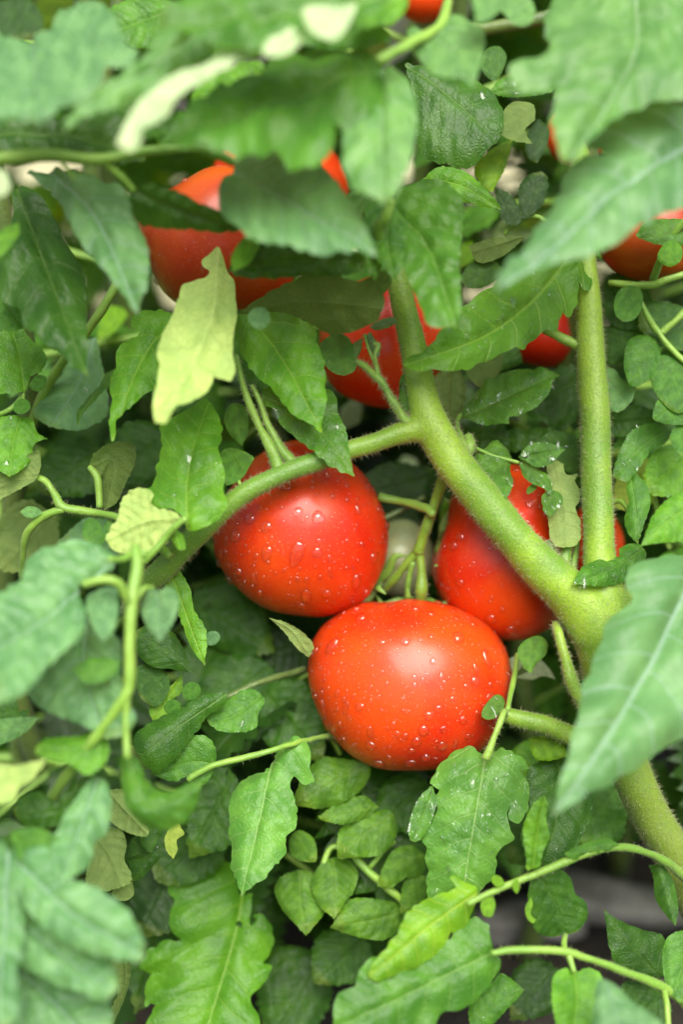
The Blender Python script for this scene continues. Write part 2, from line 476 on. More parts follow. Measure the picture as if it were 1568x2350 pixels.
def fill(outline, rib, res=26, teeth=0.008, seed=0):
    """triangulate the blade; returns points, triangles, u, v, edge factor, length"""
    rg = np.random.RandomState(seed)
    rib = np.array(catmull([np.array(p, float) for p in rib], 10))
    seg = np.linalg.norm(np.diff(rib, axis=0), axis=1); Lr = seg.sum(); cum = np.concatenate([[0], np.cumsum(seg)])
    step = Lr / res
    Q = smooth_outline(outline, step * 0.5)
    if teeth > 0:     # small irregular teeth
        nrm = np.roll(Q, -1, 0) - np.roll(Q, 1, 0)
        nrm = np.stack([nrm[:, 1], -nrm[:, 0]], 1); nrm /= np.linalg.norm(nrm, axis=1)[:, None] + 1e-9
        ar = 0.5 * np.sum(Q[:, 0] * np.roll(Q[:, 1], -1) - np.roll(Q[:, 0], -1) * Q[:, 1])
        if ar < 0: nrm = -nrm
        off = np.zeros(len(Q)); k = 0
        while k < len(Q):          # rounded teeth of uneven length and depth
            n_ = int(rg.randint(4, 12)); a_ = 0.15 + 1.5 * rg.rand() ** 1.5
            for q_ in range(n_):
                if k + q_ < len(Q): off[k + q_] = a_ * (math.sin(math.pi * ((q_ + 0.5) / n_) ** 0.8) - 0.45)
            k += n_
        Q = Q + nrm * (Lr * teeth * off)[:, None]
    mn, mx = Q.min(0), Q.max(0)
    gx, gy = np.meshgrid(np.arange(mn[0], mx[0], step), np.arange(mn[1], mx[1], step * 0.87))
    gx = gx + (np.arange(gx.shape[0]) % 2)[:, None] * step * 0.5
    G = np.stack([gx.ravel(), gy.ravel()], 1) + rg.randn(gx.size, 2) * step * 0.08
    G = G[inside(G, Q)]
    def dmin(A, B): return np.sqrt(((A[:, None, :] - B[None, :, :]) ** 2).sum(2)).min(1) if len(A) else np.zeros(0)
    G = G[dmin(G, Q) > step * 0.5]
    rs = rib[inside(rib, Q)]
    rs = rs[dmin(rs, Q) > step * 0.35] if len(rs) else rs
    if len(rs):
        keep = [rs[0]]
        for p in rs[1:]:
            if np.linalg.norm(p - keep[-1]) > step * 0.8: keep.append(p)
        rs = np.array(keep)
        G = G[dmin(G, rs) > step * 0.45]
        pts = np.concatenate([Q, rs, G])
    else:
        pts = np.concatenate([Q, G])
    nq = len(Q)
    vo, eo, fo, *_ = delaunay_2d_cdt([Vector(p) for p in pts], [(i, (i + 1) % nq) for i in range(nq)], [], 1, 1e-5 * Lr)
    P = np.array([(v[0], v[1]) for v in vo])
    # uv from the midrib
    A = rib[:-1]; B = rib[1:]; AB = B - A; l2 = (AB ** 2).sum(1) + 1e-12
    t = ((P[:, None, :] - A[None]) * AB[None]).sum(2) / l2
    tc = np.clip(t, 0, 1)
    tc[:, 0] = np.where(t[:, 0] < 0, np.maximum(t[:, 0], -0.25 * Lr / seg[0]), tc[:, 0])
    C0 = A[None] + tc[:, :, None] * AB[None]
    dd = ((P[:, None, :] - C0) ** 2).sum(2)
    j = dd.argmin(1); ii = np.arange(len(P))
    v = (cum[j] + tc[ii, j] * seg[j]) / Lr
    cr = AB[j, 0] * (P[:, 1] - C0[ii, j, 1]) - AB[j, 1] * (P[:, 0] - C0[ii, j, 0])
    u = np.sqrt(dd[ii, j]) * np.sign(cr) / Lr
    e = 1 - np.clip(dmin(P, Q) / (0.13 * Lr), 0, 1)
    return P, [tuple(f) for f in fo], u, v, e, Lr
def relief(P, u, v, e, Lr, quilt, wave, curl, seed):
    """height of the blade above its mean sheet, in leaf lengths"""
    rg = np.random.RandomState(seed + 11)
    au = np.abs(u)
    ph = 6.6 * (v - 0.45 * au - 0.9 * au * au) + 0.25 * np.sin(9 * v + seed) + 0.45 + 0.22 * np.sign(u)
    bul = np.sqrt(np.abs(np.sin(np.pi * ph)) + 0.02)
    h = quilt * (bul - 0.6) * np.clip(au / 0.06, 0, 1)
    h -= quilt * 1.3 * np.exp(-(u / 0.022) ** 2)
    q = P / Lr
    for k in range(5):
        f = rg.randn(2) * (5 + 4 * k); a = rg.rand() * 6.28
        h = h + wave / (1 + 0.7 * k) * np.sin(q @ f + a) * (0.35 + 0.65 * e)
    for k in range(4):
        f = rg.randn(2) * 26; a = rg.rand() * 6.28
        h = h + quilt * 0.16 * np.sin(q @ f + a)
    h = h - curl * e ** 2
    return h
def uv_layer(me, u, v):
    lay = me.uv_layers.new(name='leaf')
    li = np.zeros(len(me.loops), int); me.loops.foreach_get('vertex_index', li)
    lay.data.foreach_set('uv', np.stack([v[li], u[li]], 1).ravel())

LEAF_N = [0]
TINT = {'std': (1, 1, 1), 'dark': (0.56, 0.60, 0.46), 'grey': (1.75, 1.34, 6.2), 'olive': (1.15, 0.95, 0.7), 'bright': (1.4, 1.32, 0.8), 'yellow': (2.1, 1.55, 0.7), 'lime': (1.55, 1.4, 0.8), 'paleund': (1.75, 1.62, 1.7), 'fresh': (1.5, 1.3, 2.2), 'pale': (1.8, 1.38, 4.6), 'cream': (2.0, 1.7, 3.6), 'deep': (0.30, 0.34, 0.26)}  # dark, deep carry shade between leaves; grey, pale carry sky sheen, all as colour
def leaf(parent, tile, outline, rib, db, dt, tilt=0.0, fold=0.0, bow=0.0, lean=0.25, under=False, tint='std', quilt=0.011, wave=0.012, curl=0.02, teeth=0.014, res=None, label=None, name='leaf', stalk=None, wet=0):
    LEAF_N[0] += 1; seed = LEAF_N[0]
    rl = random.Random(seed * 13 + 5)
    fold += rl.uniform(-0.12, 0.22); tilt += rl.uniform(-0.15, 0.15); curl += rl.uniform(-0.01, 0.03); wave *= 1.5
    out = T(tile, outline); rb = T(tile, rib)
    P, F, u, v, e, Lr = fill(out, rb, res or (34 if Lr_of(rb) > 110 else 22), teeth, seed)
    Lcm = Lr * S * 100
    d = db + (dt - db) * np.clip(v, -0.2, 1.1) + tilt * u * Lcm + fold * np.abs(u) * Lcm + bow * 4 * v * (1 - v) - lean * (P[:, 1] - P[:, 1].mean()) * S * 100
    X = Wn(P, d)
    # mean normal, turned to the upper side
    nrm = np.zeros(3)
    for a, b, c in F: nrm += np.cross(X[b] - X[a], X[c] - X[a])
    nrm /= np.linalg.norm(nrm) + 1e-12
    toward = np.dot(nrm, NCAM - X.mean(0)) > 0
    want = not under
    if toward != want:
        F = [(a, c, b) for a, b, c in F]; nrm = -nrm
    h = relief(P, u, v, e, Lr, quilt, wave, curl, seed) * Lr * S
    X = X + np.outer(h, nrm)
    me = mesh_from(name, X, F, M_LEAF)
    uv_layer(me, u, v)
    o = link(name, me, parent)
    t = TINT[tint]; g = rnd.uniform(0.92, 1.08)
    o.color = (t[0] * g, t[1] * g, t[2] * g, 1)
    if label: o['label'] = label
    # the stout midrib on the lower side and the leaf stalk
    if stalk:
        bx, by = rb[0]
        r0 = stalk[0]
        pts = [(bx, by, db, r0 * 0.8)] + [(x, y, dd, r0) for x, y, dd in stalk[1]]
        px_tube(o, 'leaf_stalk', pts, M_STALK, sides=8)
    if wet:
        wet_film(o, X, F, int(wet * 0.5), Lcm / 100, seed)
    return o
def Lr_of(rb):
    return sum(math.dist(a, b) for a, b in zip(rb, rb[1:]))

def drop_mesh(n_lat=4, n_lon=12, height=0.45, wob=0.1, seed=0):
    r = random.Random(seed)
    a = [r.uniform(-wob, wob) for _ in range(6)]
    V = [(0, 0, height)]; F = []
    for j in range(1, n_lat + 1):
        t = j / n_lat * math.pi * 0.56
        for k in range(n_lon):
            q = 2 * math.pi * k / n_lon
            rr = math.sin(t) * (1 + a[0] * math.cos(q + a[1] * 9) + a[2] * math.cos(2 * q + a[3] * 9) + a[4] * math.cos(3 * q + a[5] * 9))
            V.append((rr * math.cos(q), rr * math.sin(q), height * math.cos(t)))
    for k in range(n_lon):
        F.append((0, 1 + k, 1 + (k + 1) % n_lon))
    for j in range(n_lat - 1):
        for k in range(n_lon):
            k2 = (k + 1) % n_lon
            F.append((1 + j * n_lon + k, 1 + (j + 1) * n_lon + k, 1 + (j + 1) * n_lon + k2, 1 + j * n_lon + k2))
    V.append((0, 0, -height * 0.35)); c = len(V) - 1
    for k in range(n_lon):
        F.append((c, 1 + (n_lat - 1) * n_lon + (k + 1) % n_lon, 1 + (n_lat - 1) * n_lon + k))
    return V, F
def frame(n, down=True, spin=0.0):
    n = Vector(n).normalized()
    x = Vector((0, 0, -1)); x = x - n * x.dot(n)
    if x.length < 1e-3: x = Vector((1, 0, 0))
    x.normalize(); y = n.cross(x)
    M = Matrix((x, y, n)).transposed()
    return M @ Matrix.Rotation(spin, 3, 'Z')
def wet_film(parent, X, F, count, Lm, seed):
    r = random.Random(seed)
    V = []; FF = []
    for _ in range(count):
        a, b, c = F[r.randrange(len(F))]
        pa, pb, pc = (Vector(X[i]) for i in (a, b, c))
        n = (pb - pa).cross(pc - pa)
        if n.length < 1e-14: continue
        s = r.random(); p = pa + (pb - pa) * s * 0.5 + (pc - pa) * r.random() * 0.5
        dv, df = drop_mesh(3, 9, 0.2, 0.45, r.random())
        rad = 0.00025 + 0.0014 * r.random() ** 5
        M = frame(n, spin=r.uniform(-.5, .5)); st = 1 + 1.6 * r.random() ** 2
        i0 = len(V)
        for q in dv: V.append(p + M @ Vector((q[0] * rad * st, q[1] * rad, q[2] * rad)))
        FF += [tuple(i + i0 for i in f) for f in df]
    o = link('water_droplets', mesh_from('water_droplets', V, FF, M_FILM), parent)
    tag(o, kind='stuff')

# ------------------------------------------------------------------ the plants (things)
def ground_pt(x, y): return Vector((x, y, 0.0))
PLANT = thing('tomato_plant', ground_pt(0.17, 0.10), 'tomato plant with thick hairy forked stem carrying the wet red tomatoes', 'plant')
FRONT = thing('tomato_plant', ground_pt(-0.20, -0.12), 'tomato plant with pale grey-green leaves hanging in front of the forked stem', 'plant')

# ------------------------------------------------------------------ main stem, one fused body
def main_stem():
    tubes = [
        [(800, 120, 6, 20), (830, 300, 3.5, 22), (868, 460, 1.6, 24), (905, 600, 0.6, 27), (940, 760, 0.0, 31), (965, 880, -0.3, 36), (985, 960, -0.4, 41), (1040, 1060, -0.4, 45), (1130, 1172, -0.4, 45), (1220, 1278, -0.3, 48), (1310, 1365, 0, 58), (1375, 1440, 0.2, 72), (1388, 1510, 0.3, 60), (1398, 1600, 0.5, 50), (1432, 1720, 0.8, 47), (1484, 1850, 1.2, 46), (1562, 1990, 1.8, 48), (1650, 2180, 3, 50), (1720, 2420, 5, 52), (1760, 2700, 8, 54)],
        [(985, 975, -0.4, 36), (930, 992, -0.5, 28), (870, 1012, -0.6, 24), (800, 1034, -0.8, 23), (700, 1068, -1.0, 24), (600, 1110, -1.1, 24), (510, 1172, -1.1, 26), (430, 1250, -0.8, 28), (362, 1318, -0.2, 28), (320, 1365, 1.0, 24), (290, 1400, 3.0, 16)],
        [(1325, 250, 5, 20), (1335, 420, 2.8, 24), (1342, 570, 1.8, 27), (1350, 700, 1.4, 31), (1363, 900, 1.0, 35), (1371, 1100, 0.7, 36), (1375, 1250, 0.4, 37), (1384, 1335, 0.3, 48), (1386, 1420, 0.3, 68)],
        [(1386, 1430, 0.3, 60), (1425, 1385, 0.5, 38), (1462, 1345, 0.9, 24), (1500, 1310, 1.6, 18)],
        [(1345, 1385, 0.2, 40), (1400, 1375, 0.3, 42), (1430, 1400, 0.4, 36)],
        [(1240, 1660, 0.2, 22), (1330, 1692, 0.5, 25), (1400, 1690, 0.7, 34)],
        [(1150, 1640, 0.2, 18), (1195, 1650, 0.2, 22), (1250, 1664, 0.2, 22), (1320, 1688, 0.5, 24)],
    ]
    V, F = [], []
    for t in tubes:
        P = [np.array(W(x, y, d)) for x, y, d, r in t]; R = [r * S * (D0 + d / 100) / D0 for x, y, d, r in t]
        tube(P, R, 18, 6, V=V, F=F)
    me = mesh_from('stem', V, F, None)
    o = link('stem_work', me)
    rm = o.modifiers.new('r', 'REMESH'); rm.mode = 'VOXEL'; rm.voxel_size = 0.0009; rm.use_smooth_shade = True
    sm = o.modifiers.new('s', 'SMOOTH'); sm.factor = 0.6; sm.iterations = 14
    dg = bpy.context.evaluated_depsgraph_get()
    me2 = bpy.data.meshes.new_from_object(o.evaluated_get(dg))
    bpy.data.objects.remove(o)
    me2.name = 'stem'; me2.materials.clear(); me2.materials.append(M_STEM)
    r = np.random.RandomState(2)
    co = np.zeros(len(me2.vertices) * 3); me2.vertices.foreach_get('co', co); co = co.reshape(-1, 3)
    co += 0.00022 * np.sin(co * 310 + 1.0)[:, [1, 2, 0]]
    me2.vertices.foreach_set('co', co.ravel()); me2.update()
    s = link('stem', me2, PLANT)
    s['label'] = 'thick hairy light green forked stem'
    Vn = [tuple(c) for c in co]; Fn = [tuple(p.vertices) for p in me2.polygons]
    hairs('hairs', s, Vn, Fn, 24000, 0.0021, 0.00008, 5)
    return s
main_stem()
# ------------------------------------------------------------------ side stems and stalks of the main plant
st = lambda pts, **k: px_tube(k.pop('parent', PLANT), k.pop('name', 'side_stem'), pts, **k)
st([(540, 815, -1.6, 7), (560, 890, -1.3, 8), (590, 970, -1.1, 9), (625, 1035, -1.0, 13), (640, 1075, -1.0, 17)], hair=500, name='leaf_stalk')
st([(578, 885, -0.8, 5), (597, 925, -0.8, 7), (620, 985, -0.9, 8), (650, 1035, -1.0, 11), (672, 1062, -1.0, 13)], hair=500, name='leaf_stalk', seed=2)
st([(560, 1128, -1.1, 9), (548, 1108, -1.0, 5), (540, 1085, -0.8, 4)], name='leaf_stalk')
# withered flower stalk on the upper node
st([(945, 975, -0.6, 13), (918, 948, -0.8, 10), (893, 905, -0.9, 9), (868, 868, -0.9, 9), (840, 843, -0.7, 8), (812, 828, -0.4, 6)], hair=900, hair_len=0.0026, name='flower_stalk', seed=3)
st([(868, 862, -0.9, 5), (862, 830, -0.9, 5), (846, 800, -0.8, 4), (836, 768, -0.7, 4)], hair=160, name='flower_stalk', seed=4)
st([(866, 850, -0.9, 4), (862, 815, -1.0, 4), (868, 793, -1.0, 6), (858, 788, -1.0, 4)], hair=120, name='flower_stalk', seed=5)
# young hairy side shoot below the fork
st([(1350, 1650, -0.6, 14), (1335, 1610, -0.7, 14), (1312, 1560, -0.7, 15), (1298, 1510, -0.6, 13), (1283, 1455, -0.3, 11), (1276, 1430, 0.2, 8)], hair=1100, hair_len=0.0022, seed=6, mat=M_STEM)
# shoot in the crotch of the fork
st([(1287, 1340, 0.6, 13), (1296, 1290, 0.8, 14), (1303, 1240, 1.1, 12), (1310, 1180, 1.6, 9)], hair=300, seed=7)
st([(1308, 1330, 0.8, 10), (1318, 1290, 1.0, 9), (1326, 1245, 1.4, 7)], hair=200, seed=8)
st([(1275, 1300, 0.3, 4), (1268, 1275, 0.2, 7), (1264, 1252, 0.2, 9), (1258, 1240, 0.2, 4)], hair=300, hair_len=0.003, seed=9, name='withered_bud', mat=M_OLD)
# axil bud on the right of the upper node
st([(1075, 1040, 0.1, 13), (1078, 1018, 0.3, 15), (1072, 1000, 0.5, 10)], hair=300, seed=10, name='axil_bud')
st([(1068, 1050, -0.1, 9), (1063, 1015, 0.2, 8), (1052, 985, 0.9, 6), (1050, 968, 1.6, 5), (1058, 952, 2.0, 4)], hair=150, seed=11, name='leaf_stalk')
# fruit truss between the tomatoes
st([(1030, 1060, 1.2, 12), (1008, 1125, 1.8, 13), (988, 1185, 2.2, 12), (968, 1240, 2.6, 13), (960, 1268, 2.8, 16)], hair=250, seed=12, name='fruit_truss', mat=M_STEM)
st([(960, 1262, 2.8, 12), (935, 1292, 3.0, 10), (910, 1322, 3.3, 11), (885, 1352, 3.8, 9)], hair=120, seed=13, name='fruit_truss', mat=M_STEM)
st([(962, 1262, 2.8, 12), (968, 1310, 2.8, 10), (967, 1350, 2.8, 15), (965, 1380, 3.0, 12)], hair=120, seed=14, name='fruit_truss', mat=M_STEM)
st([(948, 1290, 2.9, 7), (938, 1330, 3.1, 6), (935, 1375, 3.4, 6)], name='fruit_truss')
st([(870, 1140, 3.0, 10), (920, 1150, 2.8, 9), (975, 1165, 2.0, 11), (995, 1180, 1.6, 10)], name='fruit_truss')
st([(880, 1190, 3.2, 7), (930, 1165, 3.2, 7), (975, 1140, 3.0, 7)], name='fruit_truss', mat=M_OLD)

def pointed(pts, rb, k=0.18):
    """draw the outline out into a tip at the end of the midrib"""
    e = (rb[-1][0] + k * (rb[-1][0] - rb[0][0]), rb[-1][1] + k * (rb[-1][1] - rb[0][1]))
    i = min(range(len(pts)), key=lambda j: math.dist(pts[j], rb[-1]))
    return pts[:i] + [e] + pts[i + 1:]
HERO = dict(wave=0.014, quilt=0.019)
# ------------------------------------------------------------------ leaves in focus, on the main plant
leaf(PLANT, 'D', [(285,535),(340,500),(400,460),(450,410),(490,370),(540,340),(545,290),(590,255),(650,210),(720,175),(780,140),(830,110),(900,80),(980,60),(1050,40),(1110,60),(1140,90),(1165,140),(1150,190),(1120,185),(1100,150),(1090,220),(1100,250),(1060,310),(1020,290),(1010,330),(980,385),(930,385),(890,420),(830,470),(800,465),(740,490),(680,520),(620,540),(570,560),(480,570),(400,565),(330,550)], [(1060,40),(880,250),(640,420),(285,540)], 0.2, -2.2, tilt=-0.2, tint='bright', wet=260, stalk=(7, [(1340, 560, 0.8), (1350, 520, 1.6)]), label='long toothed bright green leaf lying across the stem', **HERO)
leaf(PLANT, 'D', [(550,775),(570,720),(620,660),(680,610),(750,580),(850,560),(920,560),(1000,575),(970,620),(960,660),(920,710),(880,750),(800,780),(770,785),(770,810),(700,810),(620,800)], [(550,775),(760,690),(1000,575)], 2.0, 1.6, tilt=-0.3, wet=220, label='oval green leaf with white water spots', **HERO)
leaf(PLANT, 'D', [(665,920),(700,885),(740,900),(785,970),(775,1020),(790,1080),(770,1140),(740,1175),(710,1140),(650,1090),(625,1040),(615,930),(650,930)], [(785,985),(700,1030),(735,1170)], 0.5, -0.6, wet=90, tint='std', fold=0.25, **HERO)
leaf(PLANT, 'D', [(815,970),(840,930),(880,905),(940,900),(1030,930),(1000,960),(960,1000),(900,1015),(850,990)], [(812,980),(900,955),(1030,930)], 0.5, 0.2, wet=60, **HERO)
leaf(PLANT, 'D', [(812,985),(860,990),(900,1020),(950,1050),(970,1100),(965,1145),(930,1110),(880,1090),(840,1060)], [(812,985),(890,1040),(966,1143)], 0.5, 0.2, wet=50, **HERO)
leaf(PLANT, 'D', [(850,1120),(880,1090),(900,1110),(870,1135),(855,1140)], [(895,1095),(853,1138)], 0.6, 0.5, teeth=0.006)
leaf(PLANT, 'F', [(925,60),(920,20),(960,-10),(1000,0),(1020,40),(990,80),(960,110),(930,90)], [(990,-10),(930,90)], 0.3, 0, tint='std', wet=40)
st([(1060, 1010, 0.2, 5), (1120, 1040, 0.5, 4), (1180, 1058, 0.5, 5), (1190, 1062, 0.5, 4)], name='leaf_stalk')
leaf(PLANT, 'Z', [(1255,1065),(1290,1065),(1300,1090),(1325,1090),(1320,1110),(1332,1130),(1330,1150),(1320,1170),(1332,1200),(1325,1250),(1300,1258),(1270,1252),(1258,1200),(1250,1150),(1258,1110)], [(1275,1065),(1295,1160),(1300,1256)], 1.2, 0.8, under=True, tint='std', label='pale underside of a small leaf hanging by the upright stem')
leaf(PLANT, 'Z', [(920,865),(935,850),(945,870),(947,920),(930,945),(918,940),(917,900)], [(928,945),(933,850)], -0.5, -0.6, tint='std', wet=30, fold=0.4, stalk=(4, [(935, 962, -0.5)]))
leaf(PLANT, 'Z', [(848,750),(870,735),(905,728),(912,738),(890,752),(860,757)], [(848,752),(912,735)], -0.9, -1, tint='grey', fold=0.5)
leaf(PLANT, 'Z', [(840,770),(850,762),(868,790),(872,812),(864,820),(850,800)], [(843,765),(868,818)], -0.9, -1, tint='grey', fold=0.6)
leaf(PLANT, 'Z', [(797,800),(815,785),(832,775),(830,800),(815,825),(800,820)], [(812,828),(828,778)], -0.5, -0.7, tint='pale', fold=0.5)
leaf(PLANT, 'Z', [(605,895),(640,885),(700,895),(750,890),(770,905),(775,940),(795,990),(800,1030),(812,1087),(780,1080),(740,1055),(700,1020),(660,990),(640,970),(630,940),(605,935)], [(600,905),(720,970),(812,1087)], -0.8, -1.6, tint='std', wet=160, **HERO)
leaf(PLANT, 'C', [(1085,340),(1100,310),(1150,290),(1230,290),(1330,310),(1400,340),(1440,360),(1450,420),(1480,500),(1490,560),(1490,640),(1500,700),(1480,780),(1475,848),(1420,810),(1350,770),(1290,700),(1240,640),(1180,590),(1140,540),(1110,480),(1080,420)], [(1130,300),(1300,520),(1475,845)], -1.6, -2.2, tint='bright', label='bright green pointed leaf above the branch', **HERO)
leaf(PLANT, 'Z', [(550,715),(580,695),(640,665),(690,645),(740,640),(780,640),(820,650),(850,640),(870,665),(880,700),(875,720),(840,750),(800,765),(760,770),(730,760),(700,735),(640,715),(590,722)], [(550,715),(700,690),(880,705)], -2.0, -3.5, under=True, tint='dark', lean=-0.9, curl=-0.03)
leaf(PLANT, 'Z', [(735,790),(770,765),(800,775),(815,820),(815,850),(780,860),(745,835)], [(770,765),(790,860)], -0.6, -0.6, tint='std')
leaf(PLANT, 'Z', [(515,945),(530,925),(560,930),(570,960),(568,990),(555,1022),(530,1000),(515,970)], [(540,925),(555,1022)], 0.2, 0.0, tint='std')
leaf(PLANT, 'Z', [(512,1033),(540,1030),(583,1050),(570,1075),(555,1097),(520,1112),(505,1080)], [(552,1100),(540,1060),(520,1030)], -0.9, -0.6, tint='std', fold=-0.3)
leaf(PLANT, 'Z', [(395,950),(430,930),(470,905),(500,950),(505,1000),(500,1030),(515,1080),(510,1120),(520,1150),(500,1180),(470,1205),(430,1210),(415,1180),(400,1170),(360,1165),(335,1130),(350,1100),(355,1060),(370,1020),(370,970)], [(428,1195),(430,1080),(480,900)], -3.2, -2.0, tint='bright', wet=40, **HERO)
leaf(PLANT, 'Z', [(245,1235),(270,1190),(285,1140),(320,1120),(350,1130),(350,1160),(400,1175),(415,1190),(395,1220),(380,1250),(345,1265),(300,1270),(260,1262)], [(405,1190),(330,1200),(246,1240)], -3.6, -3.2, under=True, tint='paleund', quilt=0.03, label='yellowish green leaf underside with clear veins')
leaf(PLANT, 'Z', [(375,1225),(400,1215),(420,1230),(425,1260),(410,1262),(398,1245)], [(400,1220),(412,1262)], -3.6, -3.6, tint='lime', fold=0.6)
st([(330, 1290, -3.6, 9), (375, 1240, -3.7, 8), (405, 1205, -3.9, 8), (428, 1190, -4.0, 7)], name='leaf_stalk')
leaf(PLANT, 'F', [(1070,415),(1110,345),(1190,300),(1290,285),(1290,250),(1370,230),(1410,260),(1395,320),(1360,360),(1290,410),(1210,425),(1130,425)], [(1400,250),(1250,350),(1075,420)], 0.2, -1.4, tint='std', wet=90, label='crinkled dark green leaf lying over the fork of the stem', **HERO)
leaf(PLANT, 'Z', [(1190,1490),(1205,1470),(1240,1458),(1258,1475),(1255,1500),(1235,1520),(1220,1545),(1200,1525)], [(1245,1460),(1205,1530)], 1.0, 0.6, tint='std')
leaf(PLANT, 'Z', [(1182,1555),(1215,1540),(1235,1508),(1258,1530),(1276,1560),(1250,1552),(1220,1560)], [(1240,1510),(1230,1560)], 4.0, 3.6, under=True, tint='cream')
leaf(PLANT, 'Z', [(1170,1515),(1190,1505),(1200,1520),(1190,1540),(1175,1545)], [(1190,1505),(1180,1545)], 4.0, 3.6, under=True, tint='cream')
leaf(PLANT, 'Z', [(1107,1640),(1125,1605),(1145,1592),(1160,1605),(1157,1625),(1135,1648),(1115,1650)], [(1160,1612),(1130,1622),(1108,1645)], -0.2, -0.6, tint='std', wet=10)
st([(1160, 1642, 0.0, 7), (1158, 1632, -0.4, 6), (1148, 1660, -0.8, 7), (1132, 1700, -1.0, 8), (1115, 1742, -1.1, 9)], hair=150, name='leaf_stalk', seed=15)
st([(1188, 1500, 2.2, 6), (1180, 1560, 1.4, 6), (1165, 1630, 0.0, 7)], name='leaf_stalk')
leaf(PLANT, 'H', [(410,210),(430,160),(475,100),(520,60),(570,42),(620,50),(655,78),(690,65),(730,50),(800,80),(835,110),(867,140),(820,155),(850,190),(865,230),(860,300),(845,350),(810,395),(770,370),(780,300),(762,350),(780,430),(793,460),(730,510),(710,550),(715,590),(690,650),(650,690),(600,760),(540,830),(480,800),(400,745),(395,680),(400,600),(385,540),(395,500),(372,470),(390,420),(420,380),(440,300),(420,280),(460,230)], [(662,85),(630,280),(590,520),(540,830)], -1.0, -0.8, fold=0.12, bow=-0.6, tint='fresh', wet=420, res=44, label='lobed green leaf with splashes of water below the largest tomato', **HERO)
leaf(PLANT, 'G', [(1045,310),(1060,250),(1100,190),(1150,160),(1210,150),(1240,110),(1265,60),(1310,10),(1370,-10),(1410,20),(1425,90),(1420,130),(1440,190),(1400,205),(1350,180),(1330,200),(1350,270),(1355,410),(1310,450),(1310,520),(1280,560),(1240,600),(1220,640),(1150,680),(1105,718),(1080,640),(1055,580),(1060,500),(1045,420),(1050,370)], [(1245,110),(1200,330),(1105,715)], -0.4, -1.6, tint='fresh', res=40, label='pointed green leaf with a small lobe at its stalk', **HERO)
st([(430, 1790, -0.6, 7), (490, 1757, -0.5, 8), (560, 1738, -0.4, 7), (625, 1722, -0.3, 6), (690, 1702, 0.6, 6), (750, 1690, 2.4, 6), (830, 1680, 5.0, 6), (930, 1700, 7.5, 6)], hair=120, name='leaf_stalk', seed=16)
leaf(PLANT, 'H', [(310,420),(330,330),(370,260),(420,215),(440,290),(420,370),(390,430),(360,470),(320,470)], [(430,220),(330,470)], -1.0, -1.2, tint='std', wet=120)
leaf(PLANT, 'H', [(860,150),(950,90),(1040,90),(1100,180),(1160,260),(1155,330),(1110,450),(1020,560),(940,580),(870,540),(830,450),(870,340)], [(1000,90),(1000,330),(930,580)], 0.8, 0.4, tint='dark', wet=20, **HERO)
leaf(PLANT, 'Z', [(1215,1695),(1240,1690),(1290,1700),(1300,1735),(1260,1745),(1230,1740)], [(1220,1695),(1290,1730)], 0.8, 0.6, tint='yellow')
# right edge
leaf(PLANT, 'Z', [(1475,1250),(1490,1210),(1510,1170),(1540,1140),(1590,1115),(1600,1235),(1530,1242)], [(1600,1150),(1530,1200),(1475,1250)], -2.6, -3.2, tint='bright')
leaf(PLANT, 'Z', [(1411,697),(1420,668),(1445,655),(1472,665),(1476,700),(1460,730),(1435,738),(1415,725)], [(1460,660),(1430,735)], 1.4, 1.0, tint='std', teeth=0.003)
leaf(PLANT, 'Z', [(1440,790),(1455,770),(1480,765),(1510,775),(1519,800),(1510,840),(1490,870),(1455,885),(1440,865)], [(1515,780),(1480,820),(1445,884)], 1.6, 1.0, tint='std', teeth=0.003)
leaf(PLANT, 'Z', [(1495,840),(1520,815),(1545,820),(1590,850),(1590,930),(1560,945),(1520,920),(1498,880)], [(1560,830),(1510,910)], 1.4, 1.0, tint='std', teeth=0.003)
leaf(PLANT, 'Z', [(1500,960),(1510,920),(1545,895),(1590,905),(1590,970),(1550,975)], [(1580,900),(1505,965)], 1.0, 0.8, tint='std', teeth=0.003)
leaf(PLANT, 'Z', [(1540,1000),(1560,970),(1590,960),(1590,1060),(1560,1040)], [(1590,970),(1550,1030)], 1.0, 0.8, tint='std', teeth=0.003)
st([(1600, 690, 1.5, 9), (1540, 745, 1.6, 8), (1510, 760, 1.7, 8), (1470, 690, 1.5, 6)], name='leaf_stalk')
st([(1505, 750, 1.7, 7), (1540, 800, 1.6, 7), (1600, 850, 1.5, 7)], name='leaf_stalk')
leaf(PLANT, 'Z', [(1378,840),(1410,845),(1430,870),(1460,880),(1450,920),(1415,945),(1395,930),(1380,890)], [(1380,850),(1440,930)], 2.0, 1.6, tint='pale')
leaf(PLANT, 'Z', [(1412,1090),(1420,1050),(1450,990),(1500,970),(1545,985),(1535,1010),(1500,1030),(1460,1085),(1440,1105)], [(1540,980),(1470,1030),(1415,1090)], 2.0, 1.4, tint='std', wet=40)
leaf(PLANT, 'Z', [(1435,1190),(1445,1150),(1440,1110),(1460,1085),(1485,1110),(1495,1150),(1480,1200),(1465,1245),(1445,1225)], [(1450,1090),(1470,1240)], 1.0, 0.6, tint='std')
st([(1380, 1165, 2.2, 6), (1420, 1150, 1.8, 6), (1445, 1170, 1.4, 6)], name='leaf_stalk')
